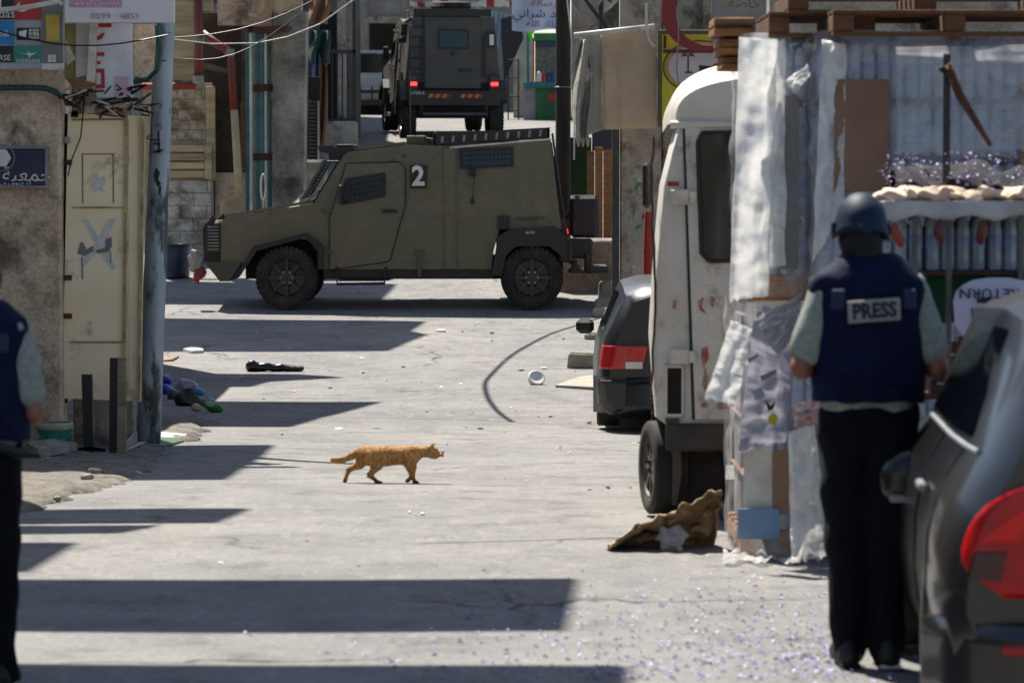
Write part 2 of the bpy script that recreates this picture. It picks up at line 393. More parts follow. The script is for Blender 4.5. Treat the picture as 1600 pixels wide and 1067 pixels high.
leaf2 = wb(poly([(198, 180), (222, 182), (216, 626), (194, 626)], YD + .02, .05), 'door_leaf', M_YEL, door)
wb(poly([(195, 180), (199, 180), (195, 626), (190.5, 626)], YD - .02, .07), 'meeting_rail', M_YEL2, door)
wb(poly([(221, 183), (226, 190), (219, 628), (215.5, 628)], YD - .03, .09), 'edge_rail', M_YEL2, door)
for a, b in (((112, 323), (194, 326)), ((108, 533), (192, 536)), ((112, 186), (194, 188))):
    adopt(poly([a, (b[0], b[1]-3), b, (a[0], a[1]+3)], YD - .008, .012).build('weld_seam', M_YEL2), leaf)
for y0, y1 in ((186, 330), (335, 415), (420, 500), (505, 620)):
    adopt(poly([(202, y0), (216, y0), (215, y1), (200, y1)], YD + .012, .012).build('pressed_panel', M_YEL, recalc=True), leaf2)
for y in (250, 430, 490): adopt(poly([(97, y), (112, y), (112, y+8), (97, y+8)], YD - .02, .03).build('hinge', M_RUST), leaf)
M_SPRAY = mat('grey_spray_paint', 'b4b4b0', .8, 'cfcfcc', 12, .6)
M_SPRAY2 = mat('dark_grey_spray_paint', '77777a', .8)
for kk_, pts in enumerate((((128, 344), (136, 342), (170, 396), (181, 418), (174, 422), (160, 400)), ((171, 342), (182, 342), (160, 385), (136, 412), (127, 420), (130, 406), (150, 380)))):
    adopt(poly(pts, YD - .0035 - kk_*.0015, .002).build('sprayed_stroke', M_SPRAY), leaf)
for kk_, pts in enumerate((((121, 396), (126, 378), (131, 380), (135, 390), (146, 384), (146, 392), (132, 400)), ((150, 391), (164, 388), (166, 374), (174, 370), (175, 384), (170, 393), (152, 396)), ((127, 402), (129, 402), (130, 436), (128, 436)), ((172, 392), (173.5, 392), (174, 412), (172.5, 412)))):
    adopt(poly(pts, YD - .008 - kk_*.0008, .002).build('sprayed_stroke', M_SPRAY2), leaf)
for pts in (((146, 275), (152, 271), (156, 280), (164, 274), (166, 286), (160, 292), (164, 300), (154, 297), (146, 300), (148, 290)),):
    adopt(poly(pts, YD - .004, .003).build('torn_sticker', M_SPRAY), leaf)
for (x0, y0, x1, y1) in ((128, 240, 178, 242), (128, 240, 130, 318), (176, 240, 178, 318)):
    adopt(R(x0, y0, x1, y1, YD - .003, .004, .0005).build('glue_mark', mat('old_glue', '9b8b66', .9, '7a6a4a', 20, .6)), leaf)
def knob(x, y): 
    p = W(x, y, YD - .04); adopt(MB().lathe([(.0, -.03), (.025, -.025), (.03, 0), (.025, .02), (0, .03)], p, 'y', 10).build('handle', mat('dull_steel', '8f8a80', .4, metal=.6)), leaf)
knob(104, 219)
# signs above
def sign(name, rect, Y, th, m, label, cat='sign', fr=None, frm=None):
    p = W((rect[0]+rect[2])/2, rect[3], Y); r = empty(name, p, 0, label, cat)
    panel('board', *rect, Y, th, m, r)
    if fr:
        x0, y0, x1, y1 = rect
        for q in ((x0-fr, y0-fr, x1+fr, y0), (x0-fr, y1, x1+fr, y1+fr), (x0-fr, y0, x0, y1), (x1, y0, x1+fr, y1)): panel('frame_bar', *q, Y - .015, th + .02, frm, r, .003)
    return r
M_ALU = mat('dull_aluminium', '8b8f92', .45, '6d7074', 5, .5, metal=.3)
ps = sign('purple_sign', (-40, 233, 70, 290), 27.22, .05, mat('purple_sign_print', '1c1140', .4, '170d38', 3, .4, grime=.2, gcol='6a5d70'), 'dark purple association sign with white Arabic lettering on brown wall', fr=5, frm=M_ALU)
M_LET = mat('white_lettering', 'dcdad6', .6)
wtext(arab('جمعية إ'), 34, 274, 27.215, 22, M_LET, ps, 1.0); wtext(arab('لدعم مرضى س'), 10, 287.5, 27.215, 9, M_LET, ps, 1.0)
p = W(2, 247, 27.21); adopt(MB().lathe([(.075, 0), (.075, .004)], p, 'y', 6).build('hexagon_logo', M_LET), ps)
adopt(MB().tube([p + Vector((math.cos(a)*.1, 0, math.sin(a)*.1)) for a in [i*.3 for i in range(-9, 10)]], .005, 5).build('logo_ring', M_ALU), ps)
# sports shop board
sb = empty('sports_shop_board', W(20, 108, 27.0), 0, 'sports shop signboard of coloured brand tiles at the corner', 'sign')
panel('back_board', -45, -30, 99, 109, 27.06, .06, mat('board_edge_grey', 'a7adb0', .5), sb)
tiles = [((-44, -30, 21, 31), '0a0a0b'), ((22.5, -30, 64, 31), 'b3231f'), ((-44, 33, 21, 70), '1583c4'), ((22.5, 33, 64, 70), '9a9b9e'), ((-44, 72, 21, 98), '0a0a0b'), ((22.5, 72, 64, 98), '148a78'), ((66, -30, 98, 98), '77746f')]
for i, (r, c) in enumerate(tiles): panel('brand_tile', *r, 27.05, .012, mat('tile_%s_%d' % (c, i), c, .4, grime=.25, gcol='6a6257', gscale=2), sb, .002)
panel('lower_strip', 65, 99.5, 99.5, 109.5, 27.045, .02, M_WHITE, sb, .003)
YT = 27.046
wtext('adidas', -1, 22, YT, 15, M_LET, sb, .95, align='CENTER'); wtext('Reebok', -12, 53, YT, 11, M_LET, sb); wtext('CONVERSE', -14, 91, YT, 9, M_LET, sb)
adopt(poly([(7, 53), (11, 47), (15, 58), (10.5, 55), (7, 58)], YT - .004, .004).build('delta_mark', M_LET), sb)
for k in range(3): adopt(poly([(-28 + k*11, 12 - 0), (-20 + k*11, 12), (-26 + k*12 + 4, 2 - k*6), (-33 + k*12 + 4, 6 - k*6)], YT - .004, .004).build('stripe_mark', M_LET), sb)
adopt(poly([(24, 10), (28, 18), (36, 19), (48, 14), (63, 7), (44, 11), (33, 12), (30, 8), (33, 2)], YT - .004, .004).build('swoosh_mark', M_LET), sb)
panel('cap_badge', 26, 44, 63, 63, YT - .003, .006, M_BLACKP, sb, .001); panel('badge_field', 45, 46, 61, 61, YT - .006, .006, M_LET, sb, .001)
wtext('NEW', 53, 50, YT - .008, 6, M_BLACKP, sb); wtext('ERA', 53, 57, YT - .008, 6, M_BLACKP, sb); adopt(poly([(29, 50), (42, 47), (40, 60), (31, 58)], YT - .008, .004).build('flag_mark', M_LET), sb)
wtext('mizuno', 44, 95, YT, 8, M_LET, sb, 1.15)
adopt(poly([(30, 83), (43, 85), (42, 80), (48, 84), (58, 82), (49, 87), (44, 92), (45, 87)], YT - .004, .004).build('bird_mark', M_LET), sb)
M_YP = mat('yellow_paint', 'd7b64a', .6)
for k in range(9): adopt(poly([(72 + k*2.3, 23 + (k*7) % 5), (74 + k*2.3, 22), (74.5 + k*2.3, 68 - (k*5) % 9), (72.5 + k*2.3, 70 - (k*3) % 7)], YT - .003 - k*.0004, .003).build('yellow_brush_stroke', M_YP), sb)
for k in range(4): panel('square_mark', 75 + (k % 2)*6.5, 86 + (k//2)*6, 80.5 + (k % 2)*6.5, 91.5 + (k//2)*6, YT - .003, .004, M_LET, sb, .001)
# phone-number sign, red lettered sign, torn boards over the door
pk = sign('phone_number_sign', (101, -40, 272, 36), 26.9, .07, mat('pink_print', 'c9c3c4', .4, 'd4cfd0', 3, .4, grime=.2, gcol='9d8f8c'), 'pale pink printed sign with a faded phone number above the door')
panel('pink_band', 108, -2, 190, 12, 26.896, .004, mat('faded_pink', 'c48aa8', .5), pk, .001)
M_PK = mat('faded_magenta', 'b98fa6', .6); wtext('0599 · 4851', 180, 26, 26.893, 9, M_PK, pk, 1.3)
wtext(arab('ملابس ترجمه'), 148, 4, 26.89, 9, M_LET, pk, 1.2)
rs = sign('red_lettered_sign', (150, 37, 206, 154), 27.25, .06, mat('sign_white', 'c8c9cf', .35, 'b4b5bd', 3, .5, grime=.2, gcol='7d7468'), 'white upright sign with red strokes above the yellow door')
M_RL = mat('red_lettering', 'a5121c', .45)
panel('pink_strip', 178, 120, 200, 150, 27.246, .004, mat('pale_pink', 'c9a7bb', .5), rs, .001)
wt = 27.243
for pts in (((154, 37), (174, 37), (174, 43), (154, 43)), ((150, 108), (163, 108), (164, 138), (150, 139), (150, 133), (158, 132), (158, 114), (150, 114)), ((152, 82), (163, 82), (163, 88), (152, 88)), ((152, 96), (157, 96), (157, 101), (152, 101)), ((152, 64), (160, 60), (164, 52), (160, 52), (150, 59))):
    adopt(poly(pts, wt, .004).build('red_stroke', M_RL), rs)
tb = empty('torn_shop_boards', W(120, 130, 27.3), 0, 'torn yellow and white board scraps hanging over the door', 'boards')
M_OLDY = mat('old_yellow_board', 'a39a58', .7, '7d7440', 5, .6, grime=.7, gcol='3a3424', gscale=4)
for pts, m, dy in ((((101, 37), (118, 37), (118, 110), (135, 122), (135, 130), (101, 124)), M_OLDY, .12), (((119, 36), (138, 36), (134, 118), (118, 122)), M_WHITE, .10), (((140, 37), (152, 37), (148, 139), (135, 132)), M_WHITE, .02), (((103, 62), (118, 92), (106, 102), (101, 96)), M_WHITE, .06), (((102, 122), (150, 130), (148, 136), (110, 134)), M_WOOD, .0)):
    wb(poly(pts, 27.2 + dy, .015), 'board_scrap', m, tb)
pb = wb(poly([(208, 38), (244, 38), (240, 110), (225, 124), (209, 118)], 27.32, .03), 'brown_board', M_PLAST); tag(pb, 'brown weathered board beside the pole under the pale sign', 'board')
# rubble of wires and fittings between signs and door
wr = empty('wire_tangle', W(160, 165, 27.25), 0, 'tangle of cut black cables above the yellow steel door', 'cables')
rnd = random.Random(3)
for k in range(26):
    x, y = rnd.uniform(96, 232), rnd.uniform(140, 172); pts = [W(x + rnd.uniform(-14, 14) * i, y + rnd.uniform(-10, 12) * i * .6, 27.3 - rnd.random() * .12) for i in range(4)]
    wb(MB().tube(pts, rnd.uniform(.005, .014), 5), 'cable', rnd.choice([M_CABLE, M_CABLE, M_RUST, M_PLAST]), wr)
for k in range(10):
    x, y = rnd.uniform(100, 210), rnd.uniform(150, 175); wb(R(x, y, x + rnd.uniform(6, 18), y + rnd.uniform(4, 12), 27.33, .05), 'broken_fitting', rnd.choice([M_SHADE, M_CONC, M_PLAST, M_RUST]), wr)
def cable(name, pts, r, m, label, group=None):
    return tag(wb(MB().tube(pts, r, 6), name, m), label, 'cable', group)
M_GRC = mat('green_conduit', '12403a', .5)
cable('green_conduit', [W(-20, 138, 27.2), W(30, 137, 27.2), W(70, 138, 27.2), W(88, 144, 27.2), W(95, 152, 27.25)], .022, M_GRC, 'dark green conduit running along the brown plaster wall')
cable('green_hose', [W(246, 40, 27.1), W(250, 80, 27.1), W(246, 110, 27.1), W(232, 124, 27.15), W(210, 128, 27.2)], .022, M_GRC, 'dark green hose curling down beside the grey pole')
cable('hanging_wire', [W(123, 140, 27.2), W(131, 165, 27.25), W(126, 215, 27.36), W(112, 250, 27.37), W(106, 275, 27.37)], .005, M_CABLE, 'thin black wire hanging down the yellow door face')
# leaning grey pole
def pole(name, p0, p1, r0, r1, m, label, cat='pole'):
    r = empty(name, p0, 0, label, cat)
    n = 10; wb(MB().tube([p0.lerp(p1, i/n) for i in range(n+1)], [r0 + (r1-r0)*i/n for i in range(n+1)], 16), 'shaft', m, r, smooth=True); return r
gp0 = W(231, 606, 28.4); gp0.z = swz(gp0.x, 28.4) - .05; gp1 = W(258, 20, 28.4); gp1 = gp0 + (gp1 - gp0) * 1.7
gpole = pole('steel_pole', gp0, gp1, .098, .062, mat('grey_blue_steel', 'a3b0b8', .6, '7d8b94', 3, .6, metal=.2, grime=.9, gcol='2b2c2b', gscale=5, stretch=(1,1,.35), gsharp=(.5, .6), bump=.1), 'leaning blue-grey steel utility pole beside the yellow door')
for y in (50, 92, 215): 
    c = W(255 - (y-50)*.06, y, 28.4); wb(MB().tube([c + Vector((math.cos(a)*.082, math.sin(a)*.082, math.sin(a*1)*.02)) for a in [i*.4 for i in range(16)]], .005, 5, closed=True), 'tie_wire', M_RUST if y > 60 else M_ALU, gpole)
# unseen slabs added above the frame, shaped to throw striped shade on the road
cn = empty('shade_slabs', (-5.2, 24, 4.2), 0, 'unseen concrete slabs added above the left shop fronts to shade the road', 'shade slabs')
def slab(pts, H, xl=None):
    q = [G(*p) + Vector((-LX*H, -LY*H, H)) for p in pts]
    z = max(v.z for v in q)
    m = MB(); vs = [(v.x, v.y, z) for v in q]; m.prism([(v[0], v[1]) for v in vs], z - .12, z, 'z')
    wb(m, 'shade_slab', M_CONC, cn)
slab([(-900, 912), (905, 908), (885, 986), (-900, 990)], 7.6)
slab([(-900, 1040), (985, 1044), (985, 1220), (-900, 1220)], 7.6)
slab([(-300, 852), (122, 852), (48, 896), (-300, 896)], 7.8)
slab([(-300, 796), (390, 796), (340, 817), (-300, 819)], 7.8)
slab([(-300, 822), (248, 822), (190, 834), (-300, 840)], 7.8)
slab([(-100, 697), (420, 697), (355, 751), (-100, 752)], 8.4)
slab([(-100, 628), (597, 629), (505, 651), (455, 668), (-100, 668)], 8.8)
slab([(-100, 583), (470, 586), (540, 590), (420, 597), (390, 605), (-100, 607)], 8.8)
slab([(0, 495), (665, 503), (640, 517), (665, 522), (600, 548), (0, 548)], 9.6)
slab([(0, 436), (618, 445), (575, 478), (0, 470)], 9.8)
# near row of shops left of the frame
ns = empty('shop_row', (-5.5, 12, 0), 0, 'low plastered shop row along the left sidewalk', 'building')
wb(MB().bbox((-10, 4, -.5), (-5.6, 26.6, 3.6), .02), 'wall', M_PLAST, ns)
# overhead cables whose shadows cross the road
def shadow_cable(pts, H, r, label):
    q = [G(*p) + Vector((-LX*H, -LY*H, H)) for p in pts]
    # smooth
    out = []
    for i in range(len(q)-1):
        p0, p1, p2, p3 = q[max(i-1,0)], q[i], q[i+1], q[min(i+2, len(q)-1)]
        for t in (0, .2, .4, .6, .8):
            out.append(.5*((2*p1) + (p2-p0)*t + (2*p0-5*p1+4*p2-p3)*t*t + (3*p1-p0-3*p2+p3)*t**3))
    out.append(q[-1]); cable('overhead_cable', out, r, M_CABLE, label)
shadow_cable([(985, 480), (925, 500), (860, 522), (800, 556), (763, 590), (760, 615), (775, 640), (800, 658)], 5.0, .028, 'thick black cable sagging high above the street in a loop')
shadow_cable([(300, 648), (600, 652), (800, 658), (1010, 676), (1200, 700)], 5.0, .012, 'thin black cable strung across the street beside the loop')
shadow_cable([(380, 680), (560, 690), (800, 697), (1010, 702), (1300, 710)], 4.8, .010, 'thin black cable strung across above the walking cat')
shadow_cable([(200, 718), (400, 720), (500, 722), (700, 730)], 4.8, .007, 'hair-thin wire strung from the left shops over the road')
shadow_cable([(650, 849), (800, 846), (960, 842), (1200, 838)], 4.2, .012, 'thin black cable strung across toward the water pallets')

# rubble on the sidewalk edge
rr = random.Random(9)
for k in range(26):
    y = rr.uniform(17.6, 30); x = edge_x(y) - rr.random()**1.5 * 1.1 + .08; r = rr.uniform(.015, .04)
    mb = MB(); mb.bbox((-r, -r*.8, -.01), (r, r*.8, r*rr.uniform(.6, 1.2)), r*.3); mb.v = [tuple(Vector(v) + crumple(Vector(v) + Vector((k, 0, 0)), r*.5, 9)) for v in mb.v]
    o = mb.build('rubble_stone', M_STONE if k % 3 else M_CONC, loc=(x, y, swz(x, y))); o.rotation_euler = (0, 0, rr.random()*6); tag(o, '%s %s rubble stone on the broken sidewalk %s' % ('pale' if k % 3 else 'grey', 'larger' if r > .028 else 'small', 'by the door and pole' if y > 26 else 'by the black posts' if y > 24 else 'before the kerb slab' if y > 21 else 'beside the left person'), 'stone', 'rubble stones along the sidewalk')

for (x, y, pts) in ((246, 205, ((0, 0), (3, 0), (4, 34), (1, 34))), (240, 236, ((0, 0), (14, -3), (14, 1), (0, 4))), (241, 222, ((0, 0), (9, 3), (8, 6), (0, 4))), (244, 262, ((0, 0), (6, 8), (3, 18), (8, 26), (2, 30), (-4, 14))), (248, 290, ((0, 0), (4, 1), (3, 16), (0, 14)))):
    wb(poly([(x + a, y + b) for a, b in pts], 28.4 - .088, .004), 'black_scrawl', M_BLACKP, gpole)
for k, (a, b, sag) in enumerate((((-30, 40), (262, 55), 24), ((262, 90), (470, 20), 30), ((258, 60), (560, -40), 26))):
    Y0 = 27.0 if k == 0 else 40
    cable('slack_wire', [W(a[0] + (b[0]-a[0])*t/8, a[1] + (b[1]-a[1])*t/8 + sag*math.sin(math.pi*t/8), Y0) for t in range(9)], .006, M_CABLE, ['thin black wire slung before the shop signs', 'thin black wire from the pole to the concrete pier', 'thin black wire rising from the pole across the lane'][k])
# ---------------------------------------------------------------- side lane behind the jeep: block wall, crate slats, pipes, teal door, concrete pier
YL = 56.0
bw = empty('block_wall', W(290, 335, YL), 0, 'cream painted concrete block wall under the timber shed', 'wall')
M_BLK = mat('cream_painted_block', 'c2b49c', .85, '8c7a62', 4, .6, bump=.4, grime=.85, gcol='5a4835', gscale=2, gsharp=(.46, .62))
M_BLK2 = mat('white_painted_block', 'c6c2b8', .85, '928c80', 4, .6, bump=.4, grime=.85, gcol='5d5344', gscale=2, gsharp=(.47, .62))
wb(R(225, 130, 332, 410, YL + .02, .2), 'mortar', mat('painted_mortar', 'a89c88', .9, '857a68', 4, .6), bw)
rnd = random.Random(5)
def courses(y0, y1, hh, x0, x1, ww, m):
    k = 0; y = y0
    while y < y1 - 4:
        x = x0 - (ww * .5 if k % 2 else 0)
        while x < x1 - 3:
            xa, xb = max(x0, x), min(x1, x + ww - 1.2)
            if xb - xa > 4: wb(R(xa, y, xb, y + hh - 1.0, YL + rnd.uniform(-.012, .012), .06, .008), 'block', m, bw)
            x += ww
        y += hh; k += 1
courses(140, 222, 16, 240, 322, 38, M_BLK); courses(282, 404, 20, 240, 330, 42, M_BLK2)
sl = empty('slat_pallet', W(296, 280, YL - .1), 0, 'cream wooden slat panel fixed on the block wall', 'panel')
M_SLAT = mat('cream_painted_slat', 'b9a884', .7, '93825f', 3, .5, grime=.4, gcol='4d3f2e', stretch=(.3, 1, 3))
for k in range(4): wb(R(255, 227 + k*13.4, 319, 237.5 + k*13.4, YL - .1, .03), 'slat', M_SLAT, sl)
wb(R(319.5, 226, 331, 280, YL - .12, .05), 'upright', M_SLAT, sl)
sh = empty('timber_shed_frame', W(320, 330, YL), 0, 'dark timber shed framing behind the red drain pipe', 'shed')
wb(R(322, 135, 336, 282, YL - .04, .08), 'post', M_SLAT, sh); wb(poly([(300, 92), (356, 108), (358, 116), (300, 104)], YL - .2, .08), 'brace', mat('grey_timber', '6b5d4c', .85, '4a3d30', 4, .6), sh)
wb(R(318, 20, 395, 340, YL + .3, .1), 'dark_back', mat('sooty_board', '4a3e32', .9, '2d251d', 3, .6, grime=.5), sh); wb(R(376, 160, 388, 270, YL + .1, .04), 'plank', M_WOOD, sh); wb(R(378, 45, 388, 160, YL + .1, .04), 'plank', mat('grey_timber', '6b5d4c'), sh)
wb(R(336, 270, 400, 345, YL + .2, .1), 'low_wall', M_PLAST, sh)
wb(R(340, -60, 425, 40, YL + .1, .3), 'upper_wall', M_PLAST, sh)
# hanging cream panels
for x0, x1, y1, lab in ((267, 302, 125, 'tall cream wooden panel hanging behind the grey pole'), (316, 333, 18, 'short cream panel beside the red vertical pipe')):
    tag(wb(R(x0, -60, x1, y1, YL - 1.0, .06), 'cream_panel', M_SLAT), lab, 'panel')
M_RPIPE = mat('red_brown_pipe', '7d2f24', .5, '5c231c', 5, .5, grime=.4, gcol='2d1a14')
M_CPIPE = mat('cream_pipe', 'b6a57f', .5, '99875f', 5, .5, grime=.4, gcol='4d3d2a')
def pipe(name, pts, r, m, label, collars=()):
    e = empty(name, W(*pts[-1]), 0, label, 'pipe'); wb(MB().tube([W(*p) for p in pts], r, 12), 'pipe_run', m, e, smooth=True)
    for c in collars: p = W(*c); wb(MB().lathe([(r*1.25, -.06), (r*1.25, .06)], p, 'z', 12), 'collar', M_CONC, e)
    return e
pipe('red_vertical_pipe', [(308, -60, YL-1.2), (311, 60, YL-1.2), (310, 124, YL-1.2)], .068, M_RPIPE, 'red-brown vertical waste pipe with grey end collar', [(311, 62, YL-1.2), (310, 125, YL-1.2)])
pipe('red_horizontal_pipe', [(222, 136, YL-1.1), (306, 134, YL-1.1)], .055, mat('bright_red_pipe', 'a03a20', .5, '7d2a18', 4, .5), 'orange-red pipe running level behind the pole')
dp = pipe('drain_pipe', [(316, 52, YL-.4), (340, 70, YL-.4), (356, 80, YL-.4), (361, 88, YL-.4), (365, 172, YL-.4)], .062, M_RPIPE, 'red drain pipe turning down into a cream pipe', [(359, 83, YL-.4)])
wb(MB().tube([W(366, 172, YL-.4), W(370, 240, YL-.4), (W(373, 300, YL-.4)), W(370, 310, YL-.4), W(352, 314, YL-.4), W(350, 320, YL-.4), W(350, 342, YL-.4)], .062, 12), 'lower_run', M_CPIPE, dp, smooth=True)
# blue barrel
bp = W(275, 386, 53.5); bp.z = gzs(53.5)
br = empty('plastic_barrel', bp, 0, 'dark blue plastic barrel against the painted block wall', 'barrel')
MB().lathe([(0, 0), (.19, 0), (.2, .03), (.205, .25), (.205, .48), (.19, .5), (.18, .49), (.175, .44)], (0,0,0), 'z', 24, cap=False).build('barrel_body', mat('dark_blue_plastic', '10233f', .4, '0c1a30', 4, .4), br, smooth='angle')
MB().lathe([(.211, .46), (.215, .48), (.211, .5)], (0,0,0), 'z', 24, cap=False).build('rim', mat('dark_blue_plastic', '10233f'), br)
# teal steel door with glass strips
td = empty('teal_door', W(405, 330, YL), 0, 'narrow teal folding steel door with vertical glazed strips', 'door')
M_TEAL = mat('teal_paint', '2f6d72', .5, '235257', 4, .5, grime=.5, gcol='3a2f26', gscale=4)
M_TGL = mat('pale_green_glass', '86a59d', .2, '6f8f88', 2, .5)
wb(R(384, 50, 428, 345, YL + .08, .05), 'back_plate', M_TEAL, td)
for x0, x1, m in ((384, 389, M_TEAL), (390, 394, M_WHITE), (394.5, 399, M_TGL), (399.5, 405, M_TEAL), (405.5, 409, M_TGL), (409.5, 413, M_TEAL), (413.5, 417, M_WHITE), (417.5, 422, M_TEAL), (422.5, 427, M_PLAST)):
    wb(R(x0, 52, x1, 340, YL - (.02 if m in (M_TEAL, M_WHITE) else -.03), .05, .004), 'door_strip', m, td)
for y in (132, 240): wb(R(396, y, 426, y + 11, YL - .05, .05), 'lock_rail', M_RUST, td)
# concrete pier
pr = tag(wb(poly([(427, 18), (478, 18), (474, 300), (425, 345)], YL - .15, .8), 'concrete_pier', mat('blotched_concrete', 'a09b90', .9, '5d5850', 2.0, .9, bump=.6, grime=.8, gcol='26231f', gscale=1.6)), 'blotchy grey concrete pier beside the teal door', 'pillar')
pw = tag(wb(R(425, -80, 470, 20, YL - .1, .5), 'upper_wall', M_PLAST), 'brown plaster wall piece above the concrete pier', 'wall')
ra = tag(wb(MB().grid(lambda u, v: W(396 + 46*u, -5 + 22*v + 6*math.sin(u*9)*v, YL - .5 + .05*math.sin(u*14)), 16, 6), 'hanging_cloth', mat('cream_cloth', 'b9a184', .9), solid=.006, smooth=True), 'cream cloth hanging above the teal door', 'cloth')
aw = tag(wb(poly([(393, 42), (452, 40), (446, 48), (394, 50)], YL - .9, .9), 'tin_awning', M_RUST), 'rusty tin awning strip above the teal door', 'awning')
# stepped ground floor behind the jeep at left: dark shutters, hanging blankets, railing on plinth
YR = 66.0
shd = empty('louvred_shutter', W(490, 258, 60), 0, 'brown louvred shutter behind the concrete pier', 'shutter')
wb(R(480, 120, 500, 262, 60.1, .05), 'shutter_back', M_SHADE, shd)
for k in range(17): wb(R(482, 158 + k*6, 494, 162 + k*6, 60 - .02, .06, .004), 'louvre', mat('brown_louvre', '3d2f26', .7), shd)
wb(R(496, 158, 499, 262, 59.95, .06), 'stile', M_ALU, shd)
for i, (x0, x1, y0, y1, c, lab) in enumerate(((486, 500, 85, 205, '4f5f8a', 'blue-grey blanket hanging beside the shutter'), (494, 511, 90, 230, '6b4c36', 'brown blanket hanging beside the black railing'), (484, 516, -6, 38, '7d5a42', 'patterned brown rug hanging over the ledge'), (486, 518, 48, 100, '1c3a33', 'dark green tarpaulin bunched under the rug'))):
    tag(wb(MB().grid(lambda u, v: W(x0 + (x1-x0)*(u + .15*v*math.sin(v*3+i)), y0 + (y1-y0)*v, 61 + .1*math.sin(u*11 + v*3)), 14, 10), 'hanging_blanket', mat('blanket_%d' % i, c, .95, None, 9, .6), solid=.01, smooth=True), lab, 'blanket')
fa = empty('lane_facade', W(540, 230, 70), 0, 'grey plastered facade with pillar behind the black railing', 'building')
wb(MB().bbox((W(470,0,70).x, 70, 0), (W(562,0,70).x, 70.4, 8), .02), 'wall', mat('grey_plaster', '8a857e', .9, '5f5a54', 2, .6, grime=.5, gcol='2a2623'), fa)
wb(MB().bbox((-14, 67.5, 0), (-4.5, 90, 9.5), .02), 'side_wall', M_CONC, fa); wb(R(527, -60, 540, 185, 66.6, .3), 'pillar', M_CONC, fa); wb(R(540, -40, 556, 80, 66.8, .2), 'pilaster', M_CONC, fa); wb(R(500, 20, 527, 190, 69.2, .3), 'dark_recess', M_SHADE, fa)  # side_wall: hidden mass added to shade the road left of the rear jeep
rl = empty('railing', W(530, 188, YR), 0, 'black iron railing standing on the concrete plinth', 'railing')
wb(R(508, 78, 556, 84, YR, .06), 'top_rail', M_DARK, rl); wb(R(508, 186, 555, 190, YR, .06), 'bottom_rail', M_DARK, rl); wb(R(551, -60, 556, 188, YR, .07), 'tall_post', M_DARK, rl); wb(R(508, 78, 511, 188, YR, .07), 'post', M_DARK, rl)
for k in range(4): wb(R(518 + k*8, 84, 520 + k*8, 187, YR + .01, .03), 'baluster', M_DARK, rl)
pl = W(533, 235, YR); tag(wb(MB().bbox((W(507,0,YR).x, YR - .3, 0), (W(557,0,YR).x, YR + .6, W(0,190,YR).z), .03), 'concrete_plinth', M_CONC), 'low concrete plinth carrying the black railing', 'plinth')
tag(wb(MB().bbox((W(470,0,58).x, 57.4, .2), (W(508,0,58).x, 58.6, W(0,250,58).z), .04), 'stone_step', M_STONE), 'rough stone step below the louvred shutter', 'step')
# ---------------------------------------------------------------- far end of the street
fb = empty('far_building', W(590, 60, 100), 0, 'pale stone house with a dark garage opening at the street end', 'building')
YF = 100.0
M_FST = mat('far_stone', '8f8a82', .9, '6a655e', 1.2, .6, grime=.5, gcol='3a352f')
wb(MB().bbox((W(540,0,YF).x, YF, 3), (W(576,0,YF).x, YF + .5, 14), .02), 'wall', M_FST, fb); wb(MB().bbox((W(625,0,YF).x, YF, 3), (W(815,0,YF).x, YF + .5, 14), .02), 'wall', M_FST, fb)
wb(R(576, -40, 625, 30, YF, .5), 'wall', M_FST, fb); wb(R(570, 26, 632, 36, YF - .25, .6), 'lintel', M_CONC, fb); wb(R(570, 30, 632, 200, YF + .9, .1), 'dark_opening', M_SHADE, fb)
wb(R(641, -40, 655, 30, YF - .1, .3), 'pilaster', M_CONC, fb)
# bunting
bn = empty('red_white_cloth', W(700, 8, 88), 0, 'red and white cloth strip strung across above the rear jeep', 'cloth')
for k in range(14): wb(poly([(640 + k*12, 0 + 4*math.sin(k)), (652 + k*12, 2 + 4*math.sin(k+1)), (652 + k*12, 12), (640 + k*12, 10)], 88 + .02*k, .02), 'cloth_piece', M_RED if k % 3 == 1 else M_WHITE, bn)
# corrugated awning and wall on right end
ca = empty('corrugated_awning', W(775, 75, 86), 0, 'pale blue corrugated sheet leaning beside the rear jeep', 'awning')
wb(MB().grid(lambda u, v: W(745 + 62*u - 12*v*(1-u), 12 + 14*u + (58 - 30*u + 20*u)*v, 86 + .03*math.sin(u*60)), 60, 2), 'sheet', mat('blue_white_sheet', 'a9b9c4', .4, '8497a5', 4, .5, stretch=(6,1,1)), ca, solid=.01)
wb(poly([(782, 30), (812, 22), (818, 60), (800, 100), (788, 130), (784, 70)], 85.5, .1), 'dark_tarpaulin', mat('dark_tarp', '2b2c30', .7), ca)
rw = tag(wb(MB().bbox((W(802,0,87).x, 87, 2), (W(832,0,87).x, 87.4, W(0,28,87).z), .02), 'white_wall', mat('white_far_wall', 'b5b0a6', .9, '8f897e', 2, .6)), 'white wall end between rear jeep and market stall', 'wall')
ld = empty('iron_rack', W(802, 190, 84.5), 0, 'thin iron rack standing against the white wall end', 'rack')
for x in (793, 809): wb(R(x, 92, x + 2.2, 192, 84.5, .03), 'upright', M_DARK, ld)
for y in (93, 120, 150, 172): wb(R(793, y, 811, y + 2, 84.5, .03), 'rung', M_DARK, ld)
st = empty('market_stall', W(846, 190, 84), 0, 'green and teal market stall at the end of the street', 'stall')
M_GRN = mat('stall_green', '1f6a35', .6, '174f28', 3, .5); M_TL2 = mat('stall_teal', '1e6f78', .5, '175860', 3, .5)
wb(R(818, 128, 900, 138, 83.9, 1.0), 'counter_top', M_TL2, st); wb(R(838, 138, 900, 190, 84.0, .8), 'counter_front', M_GRN, st); wb(R(818, 138, 838, 190, 84.1, .6), 'grey_cabinet', M_ALU, st)
